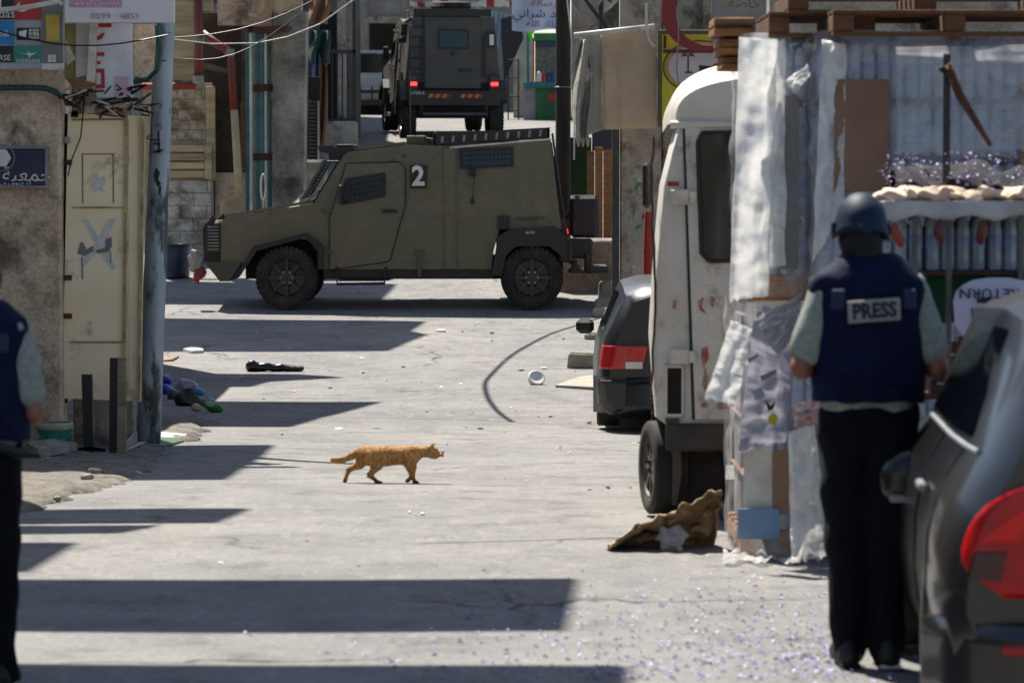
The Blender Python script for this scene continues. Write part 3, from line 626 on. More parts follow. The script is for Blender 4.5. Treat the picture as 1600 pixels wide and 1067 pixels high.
wb(R(823, 45, 827, 130, 84, .06), 'post', M_TL2, st); wb(R(832, 60, 835, 130, 84, .06), 'post', M_RED, st); wb(R(834, 52, 900, 64, 84, .5), 'valance', M_GRN, st); wb(R(836, 64.5, 900, 74, 84.05, .3), 'valance_text_band', mat('navy_band', '1d2f4a', .6), st); wb(R(836, 74, 900, 128, 85.2, .1), 'back_panel', mat('stall_back', '8b8272', .8, '4f4a40', 14, .9), st)
wb(R(856, 146, 872, 158, 83.96, .03), 'red_mark', M_RED, st)
for k, (x, c) in enumerate(((842, 'd0cabb'), (850, '8b3a22'), (858, '20406a'), (864, '1b3d6b'))): 
    p = W(x, 128, 83.95); tag(wb(MB().lathe([(0,0),(.07,0),(.075,.12),(.05,.2),(.02,.24),(0,.25)], p, 'z', 10), 'jar', mat('jar_%d' % k, c, .4)), ['pale', 'brown', 'dark blue', 'navy'][k] + ' jar on the stall counter', 'jar')
p = W(828, 50, 83.8); tag(wb(sdf([('e', p, (.08,.06,.1)), ('e', p + Vector((.06,0,.05)), (.06,.05,.08)), ('e', p + Vector((.02,0,-.15)), (.05,.05,.1))], .02, .03), 'green_bag', mat('neon_green_plastic', '3fbf2a', .5), smooth=True), 'neon green plastic bag tied to the stall post', 'bag')
bnr = empty('street_banner', W(842, 48, 83), 0, 'white printed banner with red and blue Arabic print over the stall', 'banner')
wb(MB().grid(lambda u, v: W(800 + 90*u, -6 + 54*v + 2*math.sin(u*7), 83 + .06*math.sin(u*9+v*2)), 20, 6), 'banner_cloth', mat('banner_white', 'c5c9d4', .7, 'aab4cf', 3, .6), bnr, solid=.01)
wtext(arab('عقد شراني'), 846, 22, 82.9, 13, mat('banner_ink', '22284a', .7), bnr, 1.2); wtext(arab('رسالة'), 850, 6, 82.9, 10, M_RED, bnr, 1.4); wtext(arab('بلاد الله'), 846, 38, 82.9, 10, mat('banner_blue', '3a5590', .7), bnr, 1.2)
# far white pickup truck facing down the street
wv = empty('white_van', W(574, 168, 92) , 0, 'white van parked facing downhill behind the rear jeep', 'van')
M_VW = mat('grey_white_paint', '9fa6ad', .35, '8f979f', 3, .4)
def V(px, py, dy=0): return W(px, py, 92 + dy)
wb(poly([(553, 86), (558, 79), (640, 79), (646, 86), (648, 128), (550, 128)], 92, 3.5), 'cab', M_VW, wv); wb(poly([(549, 127), (649, 127), (650, 160), (548, 160)], 91.2, 4.3), 'body', M_VW, wv)
wb(poly([(560, 84), (637, 84), (642, 114), (555, 114)], 91.96, .05), 'windshield', mat('dark_glass', '0e1416', .08), wv); wb(R(548, 140, 650, 146, 90.9, .1), 'bull_bar', M_DARK, wv); wb(R(552, 156, 648, 165, 91.0, .4), 'bumper', M_DARK, wv)
for x in (562, 580, 600, 620): wb(R(x, 134, x+2, 160, 90.88, .1), 'bull_bar_upright', M_DARK, wv)
for x in (559, 640): p = V(x, 164); wb(MB().lathe([(.34,-.1),(.36,-.05),(.36,.05),(.34,.1)], (p.x, 92.4, p.z + .12), 'x', 16), 'wheel', M_BLACKP, wv)
wb(R(590, 84, 597, 98, 91.6, .1), 'mirror', M_DARK, wv); wb(R(553, 131, 564, 138, 91.15, .05), 'headlight', M_LET, wv)
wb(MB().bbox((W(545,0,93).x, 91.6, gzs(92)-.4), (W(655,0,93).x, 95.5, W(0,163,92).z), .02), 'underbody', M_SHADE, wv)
# thin wire across the lane
cable('sagging_wire', [W(270, 62, 50), W(330, 69, 50), W(400, 68, 50), W(450, 58, 50), W(500, 38, 50), W(560, -5, 50)], .010, mat('grey_wire', '9b9689', .6), 'pale wire sagging across the side lane')
cable('white_conduit_end', [W(-10, 17, 26.5), W(40, 12, 26.5), W(92, 3, 26.5), W(97, 8, 26.5)], .018, M_WHITE, 'white pipe crossing the sports shop board')
# ---------------------------------------------------------------- right side beyond the golf
wp_ = pole('wooden_utility_pole', Vector((wx(880, 52.5), 52.5, gzs(52.5) - .2)), Vector((wx(879, 52.5), 52.5, 7)), .115, .10, mat('dark_creosote_wood', '2b2018', .85, '120d0a', 3, .8, stretch=(3,3,.4), bump=.5), 'dark wooden utility pole behind the tail of the armoured jeep')
wb(MB().tube([wp_.location + Vector((math.cos(a)*.12, math.sin(a)*.12, 3.1)) for a in [i*.5 for i in range(13)]], .008, 5, closed=True), 'wire_band', M_ALU, wp_)
wb(MB().tube([W(886, 0, 52.3), W(893, 60, 52.3), W(898, 120, 52.3), W(897, 250, 52.3)], .012, 6), 'white_lead', M_WHITE, wp_)
YC = 40.0
rb = empty('right_corner_building', (1.6, 41, gzs(40)), 0, 'peeling whitewashed corner wall behind the grey hatchback', 'building')
M_PEEL = mat('peeling_whitewash', 'a8a195', .92, '857d70', 3, .6, bump=.7, grime=.8, gcol='5b5044', gscale=2.4, gsharp=(.5,.6))
wb(MB().bbox((W(969,0,YC).x, YC, -.6), (W(1034,0,YC).x, YC + .4, 5.2), .02), 'wall', M_PEEL, rb)
wb(MB().bbox((W(1036,0,YC).x, YC + .03, -.6), (9, YC + .4, 5.2), .02), 'wall', M_CONC, rb)
wb(R(956, 195, 968, 520, YC - .05, .1), 'corner_post', mat('dark_grey_post', '3a3d40', .6, '26282a', 5, .5), rb)
wb(R(1098, -60, 1120, 120, YC - .05, .06), 'grey_cloth_strip', M_CONC, rb)
M_GP = mat('green_spray', '3d7d62', .8)
for pts in (((992, 292), (998, 284), (1004, 288), (997, 291), (996, 305), (993, 306)), ((988, 330), (991, 318), (993, 319), (990, 344)), ((992, 355), (1002, 350), (1003, 353), (994, 360))): wb(poly(pts, YC - .004, .003), 'green_scribble', M_GP, rb)
for k in range(26):
    x, y = random.uniform(972, 1026), random.uniform(205, 430); r = random.uniform(2, 6)
    wb(poly([(x + r*math.cos(a)*random.uniform(.5,1), y + 1.6*r*math.sin(a)*random.uniform(.4,1)) for a in [i*1.05 for i in range(6)]], YC - .003 - k*.0002, .003), 'flaked_patch', random.choice([M_CONC, M_PLAST, M_CONC]), rb)
# hanging board panels with white pipe and ripped cloth
tp = empty('shop_awning_panel', W(960, 205, 39), 0, 'beige canvas panel framed under a white pipe', 'awning')
YP = 39.0
M_BEIGE = mat('beige_canvas', 'c4ae94', .85, 'b39c80', 2.5, .5, bump=.1, grime=.2, gcol='7c6a55')
def quadgrid(p00, p10, p11, p01, Y, amp, seed=0, nu=14, nv=14):
    def f(u, v):
        a = Vector(p00).lerp(Vector(p10), u); b = Vector(p01).lerp(Vector(p11), u); q = a.lerp(b, v)
        w_ = W(q.x, q.y, Y); return w_ + Vector((0, amp * mnoise.noise((u*3 + seed, v*3, seed*2.0)), 0))
    return MB().grid(f, nu, nv)
wb(quadgrid((942, 55), (1024, 45), (1026, 201), (943, 203), YP, .05, 1), 'canvas', M_BEIGE, tp, solid=.012, smooth=True)
wb(quadgrid((908, 58), (941, 55), (942, 203), (912, 214), YP + .05, .05, 2), 'grey_canvas', mat('grey_canvas', '9a9993', .8, '85837c', 3, .5, grime=.3, gcol='5d554a'), tp, solid=.012, smooth=True)
for x in (942.3, 968.5): wb(R(x, 55, x + .8, 200, YP - .06, .02, .001), 'stitched_seam', M_PLAST, tp)
wb(MB().tube([W(897, 56, YP - .1), W(1023, 42, YP - .1)], .032, 10), 'white_pipe', M_WHITE, tp, smooth=True)
rc = tag(wb(MB().grid(lambda u, v: W(900 + (8 - 2*v)*1 + 26*u*(.4 + .8*math.sin(min(1, v*1.1)*2.6)) - 14*math.sin(v*2.7), 62 + 150*v + (18*abs(math.sin(u*9)) if v > .85 else 0), YP - .2 + .12*math.sin(u*8 + v*3)), 18, 26), 'ripped_cloth', mat('dirty_white_cloth', 'b3aca0', .9, '8f877a', 5, .7, bump=.6, bscale=14), solid=.008, smooth=True), 'ripped dirty white cloth hanging from the white pipe', 'cloth')
tag(wb(quadgrid((913, 100), (926, 114), (922, 130), (914, 142), YP - .12, .05, 5, 5, 5), 'torn_flap', M_WHITE, solid=.006), 'small torn white flap on the grey canvas', 'flap')
cable('white_cable', [W(1010, 5, 38.8), W(1010, 40, 38.8), W(1014, 62, 38.8), W(1023, 74, 38.8)], .016, M_WHITE, 'white cable drooping in front of the beige canvas')
# behind the canvas: satellite dish, frames
dsh = empty('satellite_dish', W(940, 18, 43), 0, 'grey satellite dish behind the white pipe', 'dish')
dd = MB().lathe([(0, 0), (.12, .01), (.24, .05), (.33, .1)], (0,0,0), 'y', 24, cap=False).build('dish_bowl', M_ALU, dsh, smooth=True, solid=.01); dd.rotation_euler = (.5, 0, .5); dd.location = (0, 0, .2)
MB().tube([(0, 0, .2), (.1, -.3, .1)], .015, 6).build('feed_arm', M_DARK, dsh); MB().tube([(0, .05, .2), (0, .4, -.6)], .03, 8).build('bracket', M_DARK, dsh)
tag(wb(poly([(912, 0), (918, 0), (952, 44), (945, 46)], 42.5, .1), 'roof_strut', M_DARK), 'dark roof strut slanting behind the white pipe', 'strut')
mf = empty('mirror_frame', W(990, 44, 41), 0, 'black studded frame hanging above the beige canvas', 'frame')
wb(poly([(976, 4), (1002, 12), (1002, 44), (976, 42)], 41, .05), 'panel', M_CONC, mf)
for a, b in (((976, 4), (1002, 12)), ((1002, 12), (1002, 44)), ((1002, 44), (976, 42)), ((976, 42), (976, 4))):
    wb(MB().tube([W(*a, 40.97), W(*b, 40.97)], .012, 5), 'frame_bar', M_DARK, mf)
tag(wb(MB().grid(lambda u, v: W(975 + 26*u, 37 + 5*v + 2*math.sin(u*8), 40.7 - .2*v), 10, 4), 'folded_cloth', mat('pale_blue_cloth', '8fa0c4', .9), solid=.02, smooth=True), 'pale blue cloth lying on the white pipe', 'cloth')
bk = tag(wb(MB().bbox((W(893,0,47).x, 47, 2.6), (W(1040,0,47).x, 47.3, 7), .02), 'grey_wall', M_CONC), 'grey concrete upper wall behind the canvas awning', 'wall')
# yellow restaurant sign with red crescent
ys_ = empty('yellow_shop_sign', W(1080, 195, 38.6), 0, 'yellow framed sign with an oval desert picture behind the van', 'sign')
YS = 38.6
wb(R(1028, 47, 1200, 198, YS, .08), 'board', mat('olive_frame', '4f5330', .6), ys_); wb(R(1034, 54, 1196, 194, YS - .01, .05), 'yellow_field', mat('sign_yellow', 'b7ac1f', .5, 'a79c1c', 3, .4, grime=.2, gcol='6b6420'), ys_)
def oval(cx, cy, rx, ry, Y, name, m): wb(poly([(cx + rx*math.cos(a*.1309), cy + ry*math.sin(a*.1309)) for a in range(48)], Y, .006), name, m, ys_)
oval(1095, 105, 60, 42, YS - .016, 'oval_border', mat('olive_ring', '575a24', .6)); oval(1095, 105, 57, 39.5, YS - .021, 'oval_band', mat('amber_ring', 'c2921f', .6)); oval(1097, 105, 53, 36, YS - .026, 'oval_picture', mat('pale_picture', 'b7b1b3', .6, 'a8a2a6', 4, .5))
M_BRN = mat('dark_brown_ink', '33201a', .7); M_OLV = mat('palm_ink', '4d4528', .7)
wb(R(1074, 88, 1076.5, 112, YS - .031, .004, .0005), 'palm_trunk', M_OLV, ys_)
for a in range(7): 
    an = math.pi * (a / 6); wb(poly([(1075, 88), (1075 + 8*math.cos(an), 86 - 5*math.sin(an)), (1075 + 11*math.cos(an), 90 - 5*math.sin(an)), (1075 + 6*math.cos(an), 88 - 3*math.sin(an))], YS - .032 - a*.0006, .003), 'palm_frond', M_OLV, ys_)
wb(R(1070, 112, 1082, 115, YS - .031, .004, .0005), 'palm_base', M_OLV, ys_)
wb(poly([(1091, 121), (1093, 106), (1092, 102), (1098, 103), (1112, 104), (1120, 98), (1123, 88), (1118, 76), (1126, 86), (1132, 92), (1136, 106), (1128, 108), (1124, 110), (1118, 112), (1120, 124), (1117, 124), (1113, 113), (1100, 113), (1096, 124), (1092, 124)], YS - .031, .004), 'animal_mark', M_BRN, ys_)
wb(R(1036, 78, 1126, 83, YS - .036, .006, .001), 'brown_bar', mat('brown_bar', '4c2a20', .6), ys_); wb(R(1037, 56, 1041, 76, YS - .031, .005, .001), 'black_bar', M_BRN, ys_)
wtext(arab('ن'), 1047, 168, YS - .015, 14, M_BRN, ys_)
cr = empty('red_crescent_sign', W(1060, 80, 38.3), 0, 'large red crescent emblem mounted before the yellow sign', 'sign')
cpts = [(1098 + 65*math.cos(math.radians(a)), 18 + 63*math.sin(math.radians(a))) for a in range(62, 272, 10)] + [(1108 + 52*math.cos(math.radians(a)), 22 + 50*math.sin(math.radians(a))) for a in range(262, 68, -10)]
wb(poly(cpts, 38.3, .05), 'crescent', mat('dark_red_enamel', '7d0f14', .35, '6a0c10', 4, .4), cr)
wb(MB().tube([W(1059, -30, 38.2), W(1060, 60, 38.2), W(1057, 110, 38.2), W(1062, 140, 38.2)], .007, 5), 'hanging_cord', M_ALU, cr)
bn2 = empty('grey_banner', W(1150, 50, 37), 0, 'grey cloth banner with yellow Arabic word above the pallets', 'banner')
wb(quadgrid((1112, -20), (1230, -20), (1225, 60), (1112, 70), 37, .1, 9), 'banner_cloth', mat('grey_banner_cloth', '8e8c88', .85), bn2, solid=.01, smooth=True); wtext(arab('خاصة'), 1163, 6, 36.85, 16, mat('ochre_ink', '6b5310', .7), bn2)
# panels between pole and corner
tag(wb(R(890, 215, 924, 306, 53, .05), 'green_curtain', mat('dark_green_cloth', '12330f', .9, '0d260b', 5, .5)), 'dark green curtain beside the wooden pole', 'curtain')
bd = empty('plank_door', W(938, 345, 52), 0, 'rough orange-brown plank boards behind the spare box', 'boards')
for k, (x0, x1, y0) in enumerate(((917, 929, 236), (929.6, 942, 230), (942.6, 957, 233))): wb(R(x0, y0, x1, 372, 52 + .01*k, .03), 'plank', M_WOODH if k else M_WOOD, bd)
tag(wb(R(925, 195, 957, 236, 52.2, .05), 'grey_signboard', mat('dark_grey_panel', '33353a', .7)), 'dark grey signboard above the plank boards', 'sign')
lw_ = tag(wb(MB().bbox((W(872,0,51.6).x, 51.6, -.3), (W(1000,0,51.6).x, 53, W(0,378,51.6).z), .03), 'low_concrete_wall', mat('tan_concrete', '8c7c66', .92, '6d5f4c', 3, .6, bump=.5, grime=.6, gcol='3b332a')), 'low tan concrete wall behind the jeep rear step', 'wall')
# concrete blocks and kerb stones at right roadside
def rough_block(name, px0, py0, px1, py1, depth, m, label, cat='block', group=None, rz=0):
    b = G((px0+px1)/2, py1); s = F / b.y; wdt = (px1-px0)/s; h = (py1-py0)/s
    mb = MB(); mb.bbox((-wdt/2, 0, -.02), (wdt/2, depth, h), .03)
    mb.v = [tuple(Vector(v) + crumple(Vector(v) + b, .025, 5)) for v in mb.v]
    o = mb.build(name, m, loc=b); o.rotation_euler = (0, 0, rz); return tag(o, label, cat, group)
rough_block('concrete_block', 936, 440, 960, 470, .3, M_STONE, 'upright broken concrete block with a wire loop by the corner post')
rough_block('concrete_block', 930, 468, 962, 484, .35, M_STONE, 'flat concrete rubble under the upright block')
rough_block('concrete_block', 926, 482, 956, 496, .3, M_CONC, 'grey rubble piece at the foot of the corner post')
rough_block('kerb_stone', 887, 551, 932, 575, .35, M_STONE, 'lone kerb stone lying beside the hatchback mirror', 'kerb stone')
rough_block('kerb_stone', 914, 520, 935, 531, .3, M_STONE, 'small kerb fragment beyond the hatchback mirror', 'kerb stone')
pts = [G(x, y) for x, y in ((868, 606), (905, 588), (940, 584), (980, 600), (960, 612))]
m_ = MB(); m_.prism([(p.x, p.y) for p in pts], -.03, .03, 'z'); o = m_.build('broken_slab', mat('pale_slab', 'a39d92', .9, '827c71', 5, .6, bump=.4), loc=(0, 0, pts[0].z)); tag(o, 'pale broken slab lying flat beside the hatchback wheel', 'slab')
# red and white post just beyond the van edge
rp = empty('red_barrier_post', G(1010, 560), 0, 'red plastic post between the hatchback and the van', 'post')
wb(MB().lathe([(.05, 0), (.05, .5), (.035, .9), (.03, .92)], W(1012, 470, 37), 'z', 10), 'post_body', M_RED, rp)
# wall far right behind the pallets
tag(wb(MB().bbox((1.9, 26.5, -.5), (12, 26.9, 5), .02), 'back_wall', M_CONC), 'grey concrete wall behind the pallets of bottled water', 'wall')

# ---------------------------------------------------------------- lofted car bodies
def loft(secs, name, m, parent, smooth='angle', mats=None, ms=None):
    """secs: (y, [(halfwidth, z)...] from sill to centre top); mirrored. faces use ms(i,j) material index"""
    mb = MB(); n = len(secs[0][1]); N = 2*n
    for y, p in secs:
        row = [(-w_, y, z) for w_, z in p] + [(w_, y, z) for w_, z in reversed(p)]
        mb.v += row
    for i in range(len(secs)-1):
        for j in range(N-1):
            mb.f.append((i*N+j, i*N+j+1, (i+1)*N+j+1, (i+1)*N+j)); mb.mi.append(ms(i, min(j, N-2-j)) if ms else 0)
        mb.f.append((i*N+N-1, i*N, (i+1)*N, (i+1)*N+N-1)); mb.mi.append(0)
    mb.f.append(tuple(range(N))); mb.mi.append(0); k = (len(secs)-1)*N; mb.f.append(tuple(k + N-1-q for q in range(N))); mb.mi.append(0)
    return mb.build(name, m, parent, smooth=smooth, mats=mats)
M_GLASS = mat('dark_car_glass', '07090a', .08, spec=.4)
def wheel(parent, loc, r, wd, ax='x', rimm=None, nseg=40, yaw=0, lugs=True):
    """tyre with tread blocks, rim with windows and bolts; the axle runs along local x, outer side at -x"""
    e = empty('wheel', loc); e.parent = parent; e.rotation_euler = (0, 0, yaw)
    t = MB(); t.lathe([(r*.62, -wd*.42), (r*.72, -wd*.5), (r*.90, -wd*.5), (r*.965, -wd*.43), (r*.975, wd*.43), (r*.90, wd*.5), (r*.62, wd*.42)], (0,0,0), 'x', nseg, cap=False)
    if lugs:
        for k in range(nseg):
            for sgn in (-1, 1):
                a = 2*math.pi*(k + (.5 if sgn > 0 else 0))/nseg; ro = Matrix.Rotation(a, 3, 'X')
                t.box((min(sgn*wd*.08, sgn*wd*.47), -r*math.pi/nseg*.62, r*.955), (max(sgn*wd*.08, sgn*wd*.47), r*math.pi/nseg*.62, r), 0, ro, (0,0,0))
                t.box((min(sgn*wd*.44, sgn*wd*.52), -r*math.pi/nseg*.5, r*.86), (max(sgn*wd*.44, sgn*wd*.52), r*math.pi/nseg*.5, r*.965), 0, ro, (0,0,0))
    t.build('tyre', mat('tyre_rubber', '191816', .85, '2c2824', 5, .6, grime=.5, gcol='4a4238', gscale=5), e, smooth='angle')
    rm = rimm or mat('black_rim', '2b2b2d', .35, '3a3835', 6, .4, metal=.3)
    q = MB(); q.lathe([(r*.64, -wd*.40), (r*.60, -wd*.44), (r*.55, -wd*.14), (r*.30, -wd*.10), (r*.26, -wd*.30), (r*.10, -wd*.34), (0.001, -wd*.34)], (0,0,0), 'x', 32, cap=False)
    for k in range(8):
        ro = Matrix.Rotation(2*math.pi*k/8, 3, 'X'); q.box((-wd*.40, -r*.05, r*.22), (-wd*.24, r*.05, r*.58), 0, ro, (0,0,0))
    rim = q.build('rim', rm, e, smooth='angle')
    b = MB()
    for k in range(6):
        a = 2*math.pi*k/6; b.lathe([(r*.030, -wd*.40), (r*.030, -wd*.29)], (0, math.cos(a)*r*.19, math.sin(a)*r*.19), 'x', 6)
    b.build('bolts', mat('bright_bolt', 'a8a49a', .35, metal=.7), rim)['kind'] = 'stuff'
    return e
def hwf(secs, y, z):
    def at(p):
        for (w0, z0), (w1, z1) in zip(p, p[1:]):
            if z0 <= z <= z1: return w0 + (w1-w0)*(z-z0)/max(z1-z0, 1e-6)
        return p[-1][0]
    for (ya, pa), (yb, pb) in zip(secs, secs[1:]):
        if y <= yb: t = max(0, (y-ya)/(yb-ya)); return at(pa) + (at(pb)-at(pa))*t
    return at(secs[-1][1])
def lamp(name, m, parent, secs, z0, z1, ys, wrear, shape=lambda v: 0.0, sgn=-1, th=.03):
    """lens wrapping round the rear corner, proud of the body by a little"""
    def f(u, v):
        z = z0 + (z1-z0)*v; s0 = shape(v); u = s0 + (1-s0)*u; y0 = secs[0][0]
        if u < .45: y = ys*(1 - u/.45) + y0*(u/.45); x = hwf(secs, y, z) + .014; yy = y - .012*(u/.45)
        else: x = hwf(secs, y0, z) + .014 - wrear*(u-.45)/.55; yy = y0 - .022 - .012*math.sin((u-.45)/.55*math.pi)
        return (sgn*x, yy, z)
    mb = MB(); mb.grid(f, 22, 12); return mb.build(name, m, parent, smooth=True, solid=th)
def hatch(secs, M_BODY, root):
    return loft(secs, 'body', M_BODY, root, mats=[M_BODY, M_GLASS], ms=lambda i, j: 0)
# grey hatchback (rear view) beyond the van
M_GOLF = mat('dark_blue_grey_paint', '0c1218', .35, '10171e', 2, .3, coat=.15, grime=.12, gcol='4b473f', gscale=2.0)
gs = 178.0; gy = F / gs; gx = .745
golf = empty('hatchback_car', (gx + .87, gy, G(950, 676).z), -.012, 'dark blue-grey hatchback car parked beyond the white van', 'car')
H = 1.0
S = lambda y, *p: (y, list(p))
gsec = [S(-.02, (.70, .22), (.78, .30), (.80, .50), (.76, .52), (.745, .66), (.70, .86), (.56, 1.22), (.40, 1.28), (.0, 1.29)),
        S(.04, (.74, .16), (.83, .26), (.845, .50), (.81, .53), (.80, .68), (.77, .88), (.60, 1.26), (.44, 1.335), (0, 1.36)),
        S(.20, (.76, .16), (.865, .26), (.87, .50), (.85, .54), (.845, .70), (.81, .90), (.62, 1.31), (.46, 1.385), (0, 1.41)),
        S(.6, (.77, .18), (.868, .28), (.872, .5), (.868, .56), (.86, .72), (.82, .91), (.63, 1.36), (.48, 1.42), (0, 1.44)),
        S(1.6, (.77, .18), (.868, .28), (.872, .5), (.868, .56), (.862, .72), (.83, .90), (.64, 1.39), (.48, 1.44), (0, 1.46)),
        S(2.4, (.77, .18), (.868, .28), (.872, .5), (.868, .56), (.862, .72), (.83, .88), (.63, 1.36), (.48, 1.41), (0, 1.43)),
        S(3.05, (.77, .18), (.868, .28), (.872, .5), (.868, .56), (.855, .72), (.80, .86), (.70, .95), (.50, .97), (0, .98)),
        S(3.9, (.76, .2), (.85, .28), (.85, .5), (.84, .56), (.82, .68), (.76, .78), (.66, .84), (.46, .86), (0, .87)),
        S(4.15, (.68, .24), (.74, .3), (.76, .48), (.74, .54), (.70, .62), (.64, .68), (.55, .70), (.4, .71), (0, .72))]
golf.scale = (1, 1, .93); hatch(gsec, M_GOLF, golf)
q = MB(); q.prism([(-.66, .93), (-.535, 1.23), (.535, 1.23), (.66, .93)], 0, .03, 'y'); rwn = q.build('rear_window', M_GLASS, golf); rwn.rotation_euler = (-.10, 0, 0); rwn.location = (0, .055, 0)
q = MB(); q.grid(lambda u, v: (-(hwf(gsec, .5 + .2*v + (1.8 - .6*v)*u, .94 + .36*v) + .008), .5 + .2*v + (1.8 - .6*v)*u, .94 + .36*v), 12, 6); q.build('side_window', M_GLASS, golf, smooth=True)
tlo = lamp('tail_light', mat('red_lens', 'b81010', .12, '9a0c0c', 3, .3, coat=.5), golf, gsec, .60, .82, .09, .30)
MB().bbox((-.62, -.085, .605), (-.47, -.06, .67), .004).build('reversing_lens', M_LET, tlo)
for sgn in (1,): 
    lamp('tail_light', mat('red_lens', 'b81010'), golf, gsec, .60, .835, .16, .30, sgn=1)
bp_ = MB(); bp_.grid(lambda u, v: ((-.875 + 1.75*u), -.075 + .42*abs(2*u-1)**5 + .015*v, .17 + .35*v), 24, 4); bp_.build('bumper', M_GOLF, golf, solid=.05, smooth=True)
MB().bbox((-.85, -.11, .475), (.85, -.07, .50), .01).build('bumper_strip', M_BLACKP, golf)
mb = MB(); mb.bbox((-1.04, 2.15, .83), (-.87, 2.28, .98), .04); mb.build('mirror', M_BLACKP, golf)
for x in (-.76, .76):
    for y in (.72, 3.25): wheel(golf, (x, y, .30), .30, .2, nseg=30, lugs=False, yaw=0 if x < 0 else math.pi)
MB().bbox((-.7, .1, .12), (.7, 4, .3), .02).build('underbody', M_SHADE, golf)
# ---------------------------------------------------------------- white battered van (rear view)
M_VAN = mat('battered_white_paint', 'cfccc4', .45, 'bab5a9', 2.2, .6, bump=.08, grime=.85, gcol='6b4a30', gscale=3.6, gsharp=(.53, .66))
vy = 19.3; vs_ = F / vy
vx0 = (1018 - 800) / vs_; vx1 = vx0 + 1.75
van = empty('white_van', ((vx0+vx1)/2, vy, 0), -.034, 'battered white van with rusty rear doors and missing tail light', 'van')
hw = 1.75/2
def VP(px, py): return ((px - 800)/vs_ - van.location.x, CAMZ - (py - 272)/vs_)
prof = [(-hw + .10, .50), (-hw + .02, .56), (-hw - .005, .9), (-hw + .02, 1.35), (-hw + .06, 1.8), (-hw + .14, 2.12), (-hw + .16, 2.14)]
def vsec(y, t=1.0): return (y, [(-x*t, z) for x, z in prof])
secs = [vsec(0, .99), vsec(.05, 1.0), vsec(2.6, 1.0), vsec(4.2, .96), vsec(4.5, .9)]
loft(secs, 'body_shell', M_VAN, van)
rf = MB()
def roofp(u, v):
    a = math.pi * (1 - u); x = math.copysign(abs(math.cos(a))**.62, math.cos(a)) * (hw - .09); z = 2.14 + .36 * abs(math.sin(a))**.72
    yy = -.02 + 4.2*v; k = min(1, (v*4.2 + .05)/.45) ** .5 if v*4.2 < .45 else 1
    return (x * (.93 + .07*k), yy, 2.14 + (z - 2.14) * (.55 + .45*k))
rf.grid(roofp, 28, 24); rf.add([roofp(i/28, 0) for i in range(29)], [tuple(range(29))]); rf.build('roof', mat('sun_bleached_white', 'd8d4ca', .4, 'c2baa8', 2, .5, grime=.35, gcol='8a6544', gscale=4, gsharp=(.6,.68)), van, smooth='angle')
MB().tube([(x, -.03, 2.135) for x in [-hw + .1 + i*.155 for i in range(11)]], .022, 6).build('gutter', M_VAN, van)
dl = [VP(1072, 205), VP(1180, 200), VP(1180, 655), VP(1090, 652)]
x0, _ = VP(1071, 0); M_SEAM = M_BLACKP
ld_ = MB(); ld_.prism([VP(1070, 198), VP(1330, 198), VP(1330, 655), VP(1087, 655)], -.035, -.004, 'y'); dr = ld_.build('rear_door', M_VAN, van)
MB().prism([VP(1066, 198), VP(1070, 198), VP(1087, 656), VP(1082, 656)], -.012, -.003, 'y').build('door_seam', M_SEAM, van)
wn = [VP(1090, 222), VP(1096, 208), VP(1170, 205), VP(1170, 408), VP(1108, 408), VP(1096, 396)]
MB().prism(wn, -.042, -.036, 'y').build('rear_window', M_GLASS, dr)
q = MB(); q.tube([(x, -.044, z) for x, z in wn], .012, 6, closed=True); q.build('window_seal', M_BLACKP, dr)
for y in (308, 557):
    h = MB(); a = VP(1047, y + 12); b = VP(1078, y - 12); h.bbox((a[0], -.06, a[1]), (b[0], -.034, b[1]), .008); h.bbox((b[0] - .005, -.075, a[1] + .01), (b[0] + .035, -.03, b[1] - .01), .006); h.build('hinge', M_WHITE, dr)
a = VP(1043, 648); b = VP(1066, 574); MB().bbox((a[0], -.012, a[1]), (b[0], .0, b[1]), .004).build('tail_light_hole', M_SHADE, van)
fr_ = MB()
for (c, d) in (((1040, 570), (1069, 575)), ((1040, 647), (1069, 652)), ((1039, 570), (1043.5, 652)), ((1065.5, 570), (1069, 652))):
    a = VP(c[0], d[1]); b = VP(d[0], c[1]); fr_.bbox((a[0], -.024, a[1]), (b[0], -.002, b[1]), .003)
fr_.build('lamp_surround', M_VAN, van)
MB().bbox((VP(1040, 0)[0], -.045, VP(0, 705)[1]), (VP(1330, 0)[0], .05, VP(0, 662)[1]), .015).build('rear_bumper', mat('rusted_bumper', '4a443c', .7, '2d2823', 5, .6, grime=.6, gcol='5a3a22'), van)
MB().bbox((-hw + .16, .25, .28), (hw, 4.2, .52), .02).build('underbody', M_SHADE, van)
sk_ = MB(); sk_.prism([VP(1040, 655), VP(1062, 655), VP(1066, 740), VP(1058, 790), VP(1051, 790), VP(1052, 720)], -.03, .0, 'y'); sk_.build('corner_skirt', mat('rusted_bumper', '4a443c'), van); mf_ = MB(); mf_.grid(lambda u, v: (VP(1060 + 75*u, 0)[0], .10 + .05*mnoise.noise((u*4, v*4, 2)), VP(0, 700 + 95*v)[1]), 8, 8); mf_.build('mud_flap', mat('muddy_rubber', '332b24', .9, '1a1512', 4, .6), van, solid=.02, smooth=True)
for pts in (((1096, 545), (1106, 541), (1108, 560), (1101, 572), (1108, 590), (1103, 612), (1097, 600), (1101, 580), (1096, 562)), ((1095, 630), (1105, 628), (1106, 636), (1096, 637)), ((1120, 630), (1140, 627), (1142, 638), (1122, 640)), ((1090, 470), (1100, 464), (1097, 480), (1104, 490), (1093, 484)), ((1110, 462), (1118, 466), (1114, 482), (1110, 476)), ((1052, 470), (1058, 468), (1056, 484), (1050, 480))):
    MB().prism([VP(*p) for p in pts], -.0385, -.036, 'y').build('red_scrawl', mat('worn_red_paint', '9b3527', .7, 'a8998a', 18, .8), dr)
